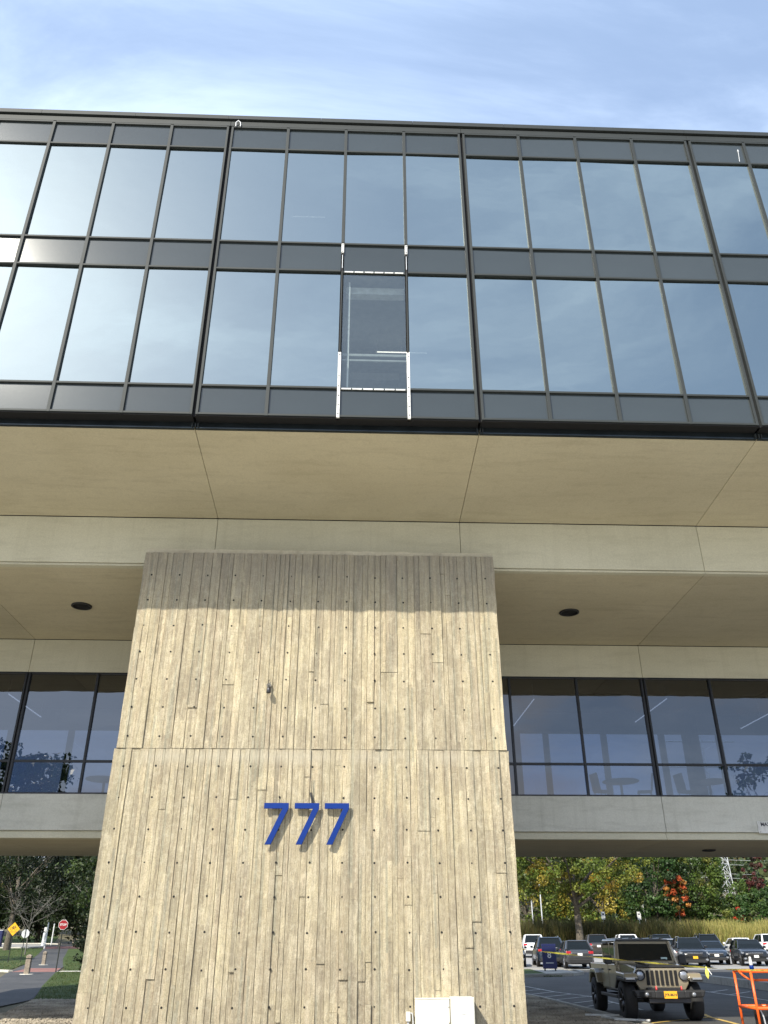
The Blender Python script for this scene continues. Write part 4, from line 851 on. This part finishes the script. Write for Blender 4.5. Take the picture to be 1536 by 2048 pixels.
# pylon
px_, py_ = 83.5, 200; pz = h(px_, py_)
t = thing('pylon', 'white steel lattice pylon above the trees', 'pylon', (px_, py_, pz)); lv = [0, 3, 6, 8.6, 11.2, 13.8, 16.4, 19, 22, 25, 28, 31, 34, 37, 40]; wv = lambda z: 1.75-z*.028
for sx in (-1, 1):
    for sy in (-1, 1): MB().tube((sx*wv(0), sy*wv(0), 0), (sx*wv(40), sy*wv(40), 40), .10, .08, n=5).obj('leg', M_GALV, t)
for i in range(len(lv)-1):
    a, b = lv[i], lv[i+1]; mb = MB()
    for sgn in (-1, 1):
        for ax in (0, 1):
            P = lambda u, z: ((u*wv(z), sgn*wv(z), z) if ax == 0 else (sgn*wv(z), u*wv(z), z))
            mb.tube(P(-1, a), P(1, b), .055, n=4); mb.tube(P(1, a), P(-1, b), .055, n=4); mb.tube(P(-1, b), P(1, b), .055, n=4)
    mb.obj('lattice_bay', M_GALV, t)
for z in (30, 36): MB().tube((-9, 0, z), (9, 0, z), .2, n=5).obj('crossarm', M_GALV, t)
for i, (z, lab) in enumerate(((15.8, 'lowest power line crossing in front of the hillside by the pylon'), (16.7, 'second power line from the bottom, crossing by the pylon'), (18.6, 'third power line from the bottom, crossing by the pylon'), (19.6, 'highest visible power line, just under the building'))):
    pts = [(40+s*13, 196+s*.8, z+((s-5)**2)*.08) for s in range(11)]; tag(MB().path(pts, .035, 4).obj('power_line', M_GALV), lab, 'power line', 'power lines crossing the hillside')

# ================================================================== caution tape and lift basket
t = thing('caution_tape', 'yellow caution tape stretched from the pier across the pickup truck', 'tape')
def strip_pts(a, b, sag, n=26): 
    a = Vector(a); b = Vector(b); return [a.lerp(b, i/n)+Vector((0, 0, -sag*4*(i/n)*(1-i/n))) for i in range(n+1)]
pts = strip_pts((3.33, 17.9, 1.64), (8.0, 19.45, 1.26), .02)+strip_pts((8.0, 19.45, 1.26), (10.3, 19.5, 1.24), .01, 6)[1:]
V = []; F = []
for i, q in enumerate(pts):
    tw = .9+math.sin(i*1.1)*.75; V += [q+Vector((0, math.sin(tw)*.018, -math.cos(tw)*.011-.002)), q+Vector((0, -math.sin(tw)*.02, math.cos(tw)*.014))]
F = [(2*i, 2*i+2, 2*i+3, 2*i+1) for i in range(len(pts)-1)]
mm = MB(); mm.v = V; mm.f = F; mm.obj('ribbon', M_TAPE, t, True)
kx, ky, kz = 7.36, 19.2, 1.30
MB().prism([(0, 0), (.035, -.05), (.03, -.15), (.005, -.205), (-.03, -.15), (-.035, -.07)], -.004, .004).obj('loose_end', M_TAPE, t, loc=(kx, ky, kz)); MB().prism([(0, .0), (.02, .005), (.10, -.12), (.085, -.13)], -.003, .003).obj('loose_end', M_WHITE, t, loc=(kx, ky, kz))
MB().lathe([(.001, -.03), (.025, 0), (.001, .03)], (kx, ky, kz), 'x', 8).obj('knot', M_TAPE, t)
t = thing('lift_basket', 'orange tubular basket of a boom lift at the right edge', 'lift basket', (8.40, 19.5, 0))
def tb(name, pts, r=.026): return MB().path(pts, r, 8).obj(name, M_ORANGE, t, True)
for y in (0, .85):
    tb('top_rail', [(0, y, 1.225), (2.3, y, 1.225)], .03)
    tb('toe_rail', [(0, y, .56), (2.3, y, .56)], .032)
    for x in (0, 2.3): tb('post', [(x, y, 1.225), (x, y, .1)], .028)
for x in (0, 2.3): tb('top_rail', [(x, 0, 1.225), (x, .85, 1.225)], .03); tb('toe_rail', [(x, 0, .56), (x, .85, .56)], .03)
tb('mid_rail', [(-.04, .5, 1.22), (.0, .4, 1.14), (.06, .3, 1.08), (.16, .2, 1.06), (2.3, .1, 1.06)], .022)
MB().box(0, 2.3, 0, .85, .10, .14).obj('floor_plate', M_POST, t); MB().box(.12, .30, .2, .5, .13, .52).obj('control_box', M_TRIM, t, bevel=.02); MB().path([(.10, .1, .54), (.14, .08, .4), (.16, .08, .14)], .015).obj('hose', M_GALV, t)
for x in (.25, 2.0):
    for y in (.1, .75): MB().lathe([(.001, -.04), (.1, -.04), (.1, .04), (.001, .04)], (x, y, .1), 'y', 14).obj('caster', M_TYRE, t)
t = thing('spray_bottle', 'white and blue bottle standing on the orange top rail', 'bottle', (8.44, 19.5, 1.255))
MB().lathe([(.001, 0), (.045, 0), (.045, .07), (.03, .085)], (0, 0, 0), 'z', 14).obj('base', M_BLUE, t, True); MB().lathe([(.032, .085), (.038, .10), (.022, .24), (.001, .245)], (0, 0, 0), 'z', 14).obj('cone', M_WHITE, t, True); MB().tube((0, 0, .24), (0, 0, .28), .006, n=6).obj('nozzle', M_TRIM, t)
for x, y, rz, lab in ((6.92, 26.1, 1.2, 'short white batten lying flat on the gravel by the kerb'), (6.85, 25.0, .2, 'white batten lying on the gravel nearer the viewer'), (7.2, 24.3, 1.0, 'white scrap at the edge of the gravel and asphalt')):
    o = MB().box(-.05, .05, -.45, .45, 0, .04).obj('batten', M_WHITE, None, loc=(x, y, .05)); o.rotation_euler = (0, 0, rz); tag(o, lab, 'batten', 'white battens on the gravel')

# ================================================================== vehicles
def car_paint(name, col, metal=.3): return simple(name, col, .32, metal, .04, 1.5, coat=.8)
def wheel(parent, x, y, r, wd, side, rim=None, tread=False):
    e = MB().lathe([(r*.62, -wd/2), (r*.93, -wd/2), (r, -wd/2+.03), (r, wd/2-.03), (r*.93, wd/2), (r*.62, wd/2)], (0, 0, 0), 'x', 28).obj('wheel', M_TYRE, parent, False, (x, y, r)) if False else None
    w_ = bpy.data.objects.new('wheel', None); C.objects.link(w_); w_.parent = parent; w_.location = (x, y, r)
    MB().lathe([(r*.62, -wd/2), (r*.93, -wd/2), (r, -wd/2+.03), (r, wd/2-.03), (r*.93, wd/2), (r*.62, wd/2)], (0, 0, 0), 'x', 28).obj('tyre', M_TYRE, w_, True)
    s = side; mb = MB(); mb.lathe([(r*.63, s*wd*.46), (r*.60, s*wd*.40), (r*.56, s*wd*.22), (r*.15, s*wd*.3), (.001, s*wd*.34)], (0, 0, 0), 'x', 20)
    for k in range(5):
        a = 2*math.pi*k/5; mb.tube((s*wd*.38, math.cos(a)*r*.1, math.sin(a)*r*.1), (s*wd*.43, math.cos(a)*r*.6, math.sin(a)*r*.6), .035, .03, n=5)
    mb.obj('rim', rim or M_RIM, w_, True)
def car(style, paint, x, y, az, away, label, plate='W', rails=False, rim=None, group='cars parked in the car park'):
    # local: nose towards -Y
    S = {'suv': (4.7, .93, 1.72, 1.08, .98, .36), 'cross': (4.4, .91, 1.58, 1.03, .93, .34), 'sedan': (4.75, .91, 1.45, .97, .86, .33)}[style]
    Lc, hw, ht, belt, hood, wr = S
    z = h(x, y); t = thing('parked_car', label, 'car', (x, y, z), R(-az)+(math.pi if away else 0), group)
    hl = Lc/2; sed = style == 'sedan'; deck = .98 if sed else belt+.02
    st = [(-hl, .66, .40, hood-.30), (-hl+.06, .78, .30, hood-.17), (-hl+.25, .90, .24, hood-.07), (-hl+.7, .985, .22, hood), (-hl+1.15, 1, .22, hood+.05), (-hl+1.4, 1, .22, belt), (0, 1.0, .22, belt), (hl-1.2, 1.0, .22, belt+.02), (hl-.75, .99, .22, deck), (hl-.25, .94, .26, deck-.03), (hl-.06, .86, .32, deck-.12), (hl, .76, .42, deck-.28)]
    secs = []
    for yy, f, zb, zt in st:
        w_ = hw*f; zm = (zb+zt)/2
        pr = [(w_*.86, zb), (w_*.98, zb+.12), (w_, zm), (w_*.985, zt-.10), (w_*.93, zt-.02), (w_*.6, zt+.02)]
        secs.append([(a, yy, b) for a, b in pr]+[(-a, yy, b) for a, b in pr[::-1]])
    b = MB().loft(secs).obj('body', paint, t, True)
    # greenhouse
    yw0, yr0 = -hl+1.32, -hl+2.05; yr1, yw1 = (hl-1.35, hl-.62) if sed else (hl-.72, hl-.22)
    bw_, tw = hw*.90, hw*.70
    low = [(-bw_, yw0), (bw_, yw0), (bw_, yw1), (-bw_, yw1)]; up = [(-tw, yr0), (tw, yr0), (tw, yr1), (-tw, yr1)]; zl_, zu = belt-.02, ht-.06
    mid = lambda u: [((l_[0]*(1-u)+q[0]*u)*1.0, l_[1]*(1-u)+q[1]*u) for l_, q in zip(low, up)]
    MB().loft([[(a*.985, b_, zl_) for a, b_ in low], [(a*.985, b_, zl_+(zu-zl_)*.55) for a, b_ in mid(.5)], [(a*.99, b_, zu) for a, b_ in up]]).obj('window_glass', M_CGLASS, t)
    rf = []
    for f, zz_ in ((0, zu-.01), (.45, zu+.035), (1, zu+.05)):
        i = .05*f*2
        rf.append([(-tw-.02+i*1.2, yr0-.04+i, zz_), (tw+.02-i*1.2, yr0-.04+i, zz_), (tw+.02-i*1.2, yr1+.06-i, zz_), (-tw-.02+i*1.2, yr1+.06-i, zz_)])
    MB().loft(rf).obj('roof', paint, t, bevel=.02)
    for s in (-1, 1):
        MB().tube((s*bw_, yw0, zl_), (s*tw, yr0, zu), .045, .04, n=6).obj('pillar', paint, t); MB().tube((s*bw_, yw1, zl_), (s*tw, yr1, zu), .09 if not sed else .06, .06, n=6).obj('pillar', paint, t)
        ym = (yr0+yr1)/2+.05; m_ = (s*(bw_+.002), ym, zl_); MB().tube(m_, (s*(tw+.002), ym, zu), .03, n=6).obj('pillar', M_TRIM, t)
        MB().box(s*(hw+.09)-.09, s*(hw+.09)+.09, yw0+.38, yw0+.50, belt+.0, belt+.15).obj('mirror', paint, t, bevel=.03)
        MB().box(s*hw-.012, s*hw+.012, -.9, hl-.95, .30, .40).obj('sill_trim', M_TRIM, t)
        MB().box(s*(hw+.004)-.012, s*(hw+.004)+.012, -.05, .12, belt-.16, belt-.13).obj('door_handle', M_CHROME, t); MB().box(s*(hw+.004)-.012, s*(hw+.004)+.012, .85, 1.02, belt-.16, belt-.13).obj('door_handle', M_CHROME, t)
        for yy in (-hl+.92, hl-.88):
            MB().lathe([(wr*1.02, s*(hw*.90)), (wr*1.22, s*(hw+.012)), (wr*1.26, s*(hw*.97))], (0, yy, wr), 'x', 28).obj('wheel_arch', M_TRIM, t)
            wheel(t, s*(hw-.10), yy, wr, .22, s, rim)
        MB().loft([[(s*hw*.95, -hl+.42, hood-.10), (s*hw*.97, -hl+.42, hood-.20), (s*hw*.93, -hl+.2, hood-.24), (s*hw*.9, -hl+.2, hood-.13)], [(s*hw*.62, -hl+.09, hood-.17), (s*hw*.62, -hl+.09, hood-.25), (s*hw*.58, -hl+.06, hood-.27), (s*hw*.58, -hl+.06, hood-.19)]]).obj('headlight', M_HEAD, t)
        MB().box(*sorted((s*hw*.60, s*hw*.93)), hl-.16, hl-.015, deck-.25, deck-.10).obj('taillight', M_TAIL, t, bevel=.02)
        MB().box(*sorted((s*hw*.55, s*hw*.85)), -hl+.03, -hl+.16, .36, .46).obj('fog_light', M_HEAD, t)
    MB().box(-hw*.5, hw*.5, -hl-.012, -hl+.12, hood-.36, hood-.20).obj('grille', M_TRIM, t, bevel=.015); MB().box(-hw*.52, hw*.52, -hl-.016, -hl+.10, hood-.205, hood-.185).obj('grille_bar', M_CHROME, t)
    MB().box(-hw*.72, hw*.72, -hl-.01, -hl+.3, .24, .40).obj('bumper', M_TRIM, t, bevel=.02); MB().box(-hw*.80, hw*.80, hl-.3, hl+.02, .28, .50).obj('bumper', M_TRIM, t, bevel=.02)
    pm = M_PLATEY if plate == 'Y' else M_PLATEW
    MB().box(-.15, .15, -hl-.03, -hl-.015, .46, .61).obj('licence_plate', pm, t); MB().box(-.15, .15, hl+.0, hl+.012, deck-.36, deck-.21).obj('licence_plate', pm, t)
    if rails:
        for s in (-1, 1): MB().path([(s*tw*.92, yr0+.1, zu+.05), (s*tw*.92, yr0+.18, zu+.11), (s*tw*.92, yr1-.15, zu+.11), (s*tw*.92, yr1-.05, zu+.05)], .018).obj('roof_rail', M_CHROME, t)
    return t
P_BLK = car_paint('black car paint', (.007, .008, .010)); P_NAVY = car_paint('navy car paint', (.02, .032, .05)); P_GREY = car_paint('graphite car paint', (.07, .072, .075), .5)
P_WHT = car_paint('white car paint', (.75, .76, .76), 0); P_SIL = car_paint('silver car paint', (.42, .44, .46), .6); P_BRN = car_paint('dark bronze car paint', (.06, .05, .042), .5)
car('cross', P_BLK, 11.0, 63.5, 8, False, 'black car nosing out beside the right edge of the pier')
car('suv', P_WHT, 15.9, 80.5, 8, True, 'white SUV seen from behind, just right of the pier')
car('suv', P_NAVY, 13.55, 63.5, 6, True, 'dark blue SUV seen from behind, partly behind the blue number sign', rails=True)
car('cross', P_GREY, 14.65, 60.6, 4, True, 'graphite crossover seen from behind, right of the blue number sign', 'W')
car('suv', P_BRN, 21.4, 80.5, 8, True, 'dark bronze SUV in the second row below the maple trunk')
car('suv', P_WHT, 24.2, 81.0, 8, True, 'white car whose roof shows above the pickup truck')
car('suv', P_BLK, 26.8, 80.0, 8, True, 'black SUV whose roof shows at the right of the pickup truck roof')
car('cross', P_SIL, 23.0, 66.5, 10, True, 'silver car mostly hidden behind the black SUV with the gold plate')
car('suv', P_BLK, 22.9, 62.3, 12, False, 'black SUV facing the viewer with a gold plate, right of the pickup truck', 'Y', rails=True)
car('sedan', P_NAVY, 25.9, 66.2, 13, False, 'dark blue sedan tucked behind the black SUV with the gold plate')
car('cross', P_BLK, 27.7, 64.0, 12, False, 'black crossover facing the viewer with a white plate', 'W', rim=M_RIMD)
car('cross', P_GREY, 31.3, 65.0, 14, True, 'graphite crossover cut by the right edge of the picture', 'W')
car('suv', P_BLK, 31.0, 80.5, 8, True, 'black SUV with roof rails seen from behind in the second row', rails=True)
car('sedan', P_WHT, 34.0, 80.5, 8, True, 'white sedan seen from behind in the second row')
car('suv', P_WHT, 37.6, 83.0, 8, True, 'white SUV at the right edge of the second row')
# low white line blocks and bright parking kerb seen beyond the lane
struct(ribbon('pavement', [(17.5, 58.6), (17.5, 59.1)], [(40, 58.6), (40, 59.1)], M_KERBL, .02))

# ---- pickup truck
P_TAN = car_paint('sand paint', (.275, .238, .165), .15)
tk = thing('pickup_truck', 'sand-coloured off-road pickup truck with a seven-slot grille and gold plate', 'pickup truck', (8.22, 24.15, .0), R(-3.5))
W_ = .80   # half width of the tub
def part(mb, name, m, smooth=False, bevel=.015, label=None): return mb.obj(name, m, tk, smooth, bevel=bevel, label=label)
# y: 0 = front bumper face, increases towards the rear. origin at the ground below the bumper
part(MB().box(-.42, .42, .45, 5.2, .52, .72), 'chassis', M_TRIM)
part(MB().loft([[(-W_, 1.75, .62), (W_, 1.75, .62), (W_, 1.75, 1.20), (-W_, 1.75, 1.20)], [(-W_, 3.72, .60), (W_, 3.72, .60), (W_, 3.72, 1.23), (-W_, 3.72, 1.23)]]), 'cab_body', P_TAN, bevel=.03)
part(MB().loft([[(-.60, .62, .98), (.60, .62, .98), (.60, .62, 1.15), (-.60, .62, 1.15)], [(-.66, 1.2, .95), (.66, 1.2, .95), (.66, 1.2, 1.22), (-.66, 1.2, 1.22)], [(-.76, 1.85, .95), (.76, 1.85, .95), (.76, 1.85, 1.25), (-.76, 1.85, 1.25)]]), 'hood', P_TAN, bevel=.04)
part(MB().box(-.30, .30, .85, 1.6, 1.205, 1.262), 'hood_bulge', P_TAN, bevel=.03)
for s in (-1, 1): part(MB().box(s*.34-.05, s*.34+.05, 1.2, 1.45, 1.235, 1.268), 'hood_vent', M_TRIM, bevel=.005)
part(MB().box(-.60, .60, .54, .66, 1.145, 1.20), 'bug_deflector', M_TRIM, bevel=.02)
part(MB().loft([[(-.55, .58, .66), (.55, .58, .66), (.64, .56, .80), (.66, .55, 1.02), (.60, .56, 1.145), (-.60, .56, 1.145), (-.66, .55, 1.02), (-.64, .56, .80)], [(-.55, .72, .66), (.55, .72, .66), (.64, .72, .80), (.66, .72, 1.02), (.60, .72, 1.145), (-.60, .72, 1.145), (-.66, .72, 1.02), (-.64, .72, .80)]]), 'grille', P_TAN, bevel=.02)
for i in range(7): part(MB().box(-.345+i*.115-.034, -.345+i*.115+.034, .536, .60, .77, 1.09), 'grille_slot', M_BLACK, bevel=.004)
for s in (-1, 1):
    part(MB().lathe([(.125, 0), (.125, -.03), (.105, -.035), (.10, .01)], (s*.535, .552, .985), 'y', 24), 'headlight_bezel', M_TRIM, True, 0)
    part(MB().lathe([(.10, .0), (.07, -.022), (.001, -.032)], (s*.535, .55, .985), 'y', 24), 'headlight', M_HEAD, True, 0)
    # front fender flare: arched black trim with painted top and lamp
    part(MB().prism([(.42, .93), (.50, 1.03), (1.35, 1.06), (1.72, .80), (1.72, .68), (1.62, .70), (1.30, .95), (.60, .93), (.48, .86)], *sorted((s*.62, s*.945)), 'x'), 'fender', P_TAN, bevel=.025)
    part(MB().prism([(.40, .84), (.44, .93), (.60, .93), (1.30, .95), (1.62, .70), (1.55, .66), (1.26, .86), (.62, .85)], *sorted((s*.64, s*.955)), 'x'), 'fender_trim', M_TRIM, bevel=.02)
    part(MB().box(*sorted((s*.70, s*.93)), .385, .44, .885, .93), 'turn_signal', M_HEAD, bevel=.01)
    part(MB().prism([(3.72, .74), (3.86, .98), (4.05, 1.08), (4.62, 1.08), (4.92, .90), (4.98, .70), (4.86, .70), (4.6, .97), (4.05, .97), (3.84, .72)], *sorted((s*.72, s*.955)), 'x'), 'fender', P_TAN, bevel=.02)
    wheel(tk, s*.80, .98, .43, .29, s, M_RIMD); wheel(tk, s*.80, 4.43, .43, .29, s, M_RIMD)
    part(MB().box(*sorted((s*.80, s*.90)), 1.7, 3.7, .44, .52), 'rock_rail', M_TRIM)
    # doors
    for y0, y1 in ((1.80, 2.72), (2.76, 3.62)):
        part(MB().box(*sorted((s*.795, s*.83)), y0, y1, .64, 1.215), 'door', P_TAN, bevel=.02); part(MB().box(*sorted((s*.83, s*.865)), y1-.22, y1-.06, 1.06, 1.09), 'door_handle', M_TRIM, bevel=.008)
        part(MB().prism([(y0+.05+(.16 if y0 < 2 else 0), 1.66), (y0+.05, 1.235), (y1-.05, 1.235), (y1-.05, 1.66)], *sorted((s*.745, s*.752)), 'x'), 'side_window', M_CGLASS, bevel=0)
        part(MB().box(*sorted((s*.72, s*.76)), y1-.06, y1+.04, 1.2, 1.72), 'pillar', P_TAN)
    part(MB().tube((s*.80, 1.85, 1.18), (s*.70, 2.08, 1.74), .045, n=6), 'pillar', P_TAN, bevel=0)
    part(MB().box(*sorted((s*.87, s*1.07)), 1.93, 2.0, 1.21, 1.42), 'mirror', M_TRIM, bevel=.03); part(MB().box(*sorted((s*.79, s*.9)), 1.93, 1.98, 1.22, 1.26), 'mirror_arm', M_TRIM)
    part(MB().box(*sorted((s*.70, s*.80)), 3.76, 5.28, .68, 1.22), 'bed_side', P_TAN, bevel=.02)
    part(MB().box(*sorted((s*.62, s*.79)), 5.26, 5.32, .85, 1.1), 'taillight', M_TAIL)
    part(MB().tube((s*.30, .18, .635), (s*.30, .05, .70), .022, n=6), 'tow_hook', M_RED2, bevel=0); part(MB().tube((s*.30, .05, .70), (s*.30, .07, .76), .022, n=6), 'tow_hook', M_RED2, bevel=0)
    part(MB().prism([(s*.34, .50), (s*.80, .53), (s*.86, .68), (s*.34, .68)], .0, .30), 'bumper_end', M_TRIM, bevel=.03)
    part(MB().box(*sorted((s*.44, s*.74)), -.006, .03, .535, .645), 'lamp_recess', M_BLACK); part(MB().lathe([(.05, .0), (.04, -.02), (.001, -.026)], (s*.56, -.006, .59), 'y', 16), 'fog_light', M_HEAD, True, 0)
part(MB().box(-.72, .72, 3.76, 5.28, .68, .80), 'bed_floor', M_TRIM); part(MB().box(-.72, .72, 5.22, 5.28, .68, 1.22), 'tailgate', P_TAN); part(MB().box(-.70, .70, 3.7, 3.76, 1.2, 1.72), 'cab_back', P_TAN)
part(MB().box(-.36, .36, -.01, .28, .50, .68), 'bumper_centre', M_TRIM, bevel=.03); part(MB().box(-.5, .5, .1, .6, .40, .52), 'skid_plate', M_RIMD, bevel=.02)
part(MB().tube((-.75, .98, .43), (.75, .98, .43), .05), 'axle', M_TRIM, bevel=0); part(MB().tube((-.75, 4.43, .43), (.75, 4.43, .43), .05), 'axle', M_TRIM, bevel=0)
# windscreen frame and glass
def ws(x, f): return (x, 1.86+f*.22, 1.22+f*.52)
part(MB().loft([[ws(-.76, 0), ws(.76, 0), (.76, 1.92, 1.22), (-.76, 1.92, 1.22)], [ws(-.76, .14), ws(.76, .14), (.76, 1.96, 1.29), (-.76, 1.96, 1.29)]]), 'windscreen_frame', P_TAN, bevel=.01)
part(MB().loft([[ws(-.71, .9), ws(.71, .9), (.71, 2.14, 1.68), (-.71, 2.14, 1.68)], [ws(-.70, 1.02), ws(.70, 1.02), (.70, 2.17, 1.75), (-.70, 2.17, 1.75)]]), 'windscreen_frame', P_TAN, bevel=.01)
for s in (-1, 1): part(MB().loft([[ws(s*.77, .0), ws(s*.70, .0), (s*.70, 1.93, 1.22), (s*.77, 1.93, 1.22)], [ws(s*.71, 1.0), ws(s*.64, 1.0), (s*.64, 2.15, 1.74), (s*.71, 2.15, 1.74)]]), 'windscreen_frame', P_TAN, bevel=.01)
mb = MB(); mb.quad((-.70, 1.897, 1.285), (.70, 1.897, 1.285), (.65, 2.065, 1.69), (-.65, 2.065, 1.69)); part(mb, 'windscreen', M_CGLASS, bevel=0)
part(MB().box(.40, .56, 1.886, 1.892, 1.32, 1.37), 'sticker', M_DECAL, bevel=0)
for s in (-1, 1): part(MB().tube((s*.3-.2, 1.875, 1.29), (s*.3+.22, 1.885, 1.33), .009, n=5), 'wiper', M_TRIM, bevel=0)
# hard top roof with ribs
part(MB().loft([[(-.71, 2.06, 1.74), (.71, 2.06, 1.74), (.70, 2.06, 1.80), (-.70, 2.06, 1.80)], [(-.72, 3.76, 1.74), (.72, 3.76, 1.74), (.70, 3.76, 1.82), (-.70, 3.76, 1.82)]]), 'roof', M_GALV if False else P_GREY, bevel=.03)
for i in range(5): part(MB().box(-.55+i*.27-.05, -.55+i*.27+.05, 2.1, 3.7, 1.808, 1.835), 'roof_rib', P_GREY, bevel=.01)
part(MB().box(-.155, .155, -.03, -.015, .505, .66), 'licence_plate', M_PLATEY, bevel=.004)
text('JYR-8614', .074, M_INK, 'plate_lettering', tk, (0, -.032, .582), ext=.001, bold=.002)
text('777', .001, M_INK, 'x', None, (0, 0, -5)) if False else None
# the pickup is about 6 per cent larger than modelled
tk.scale = (1.07, 1.07, 1.06)
bpy.context.view_layer.update()
print('objects', len(bpy.data.objects), 'tris', sum(len(m.loops)-2*len(m.polygons) for m in bpy.data.meshes))
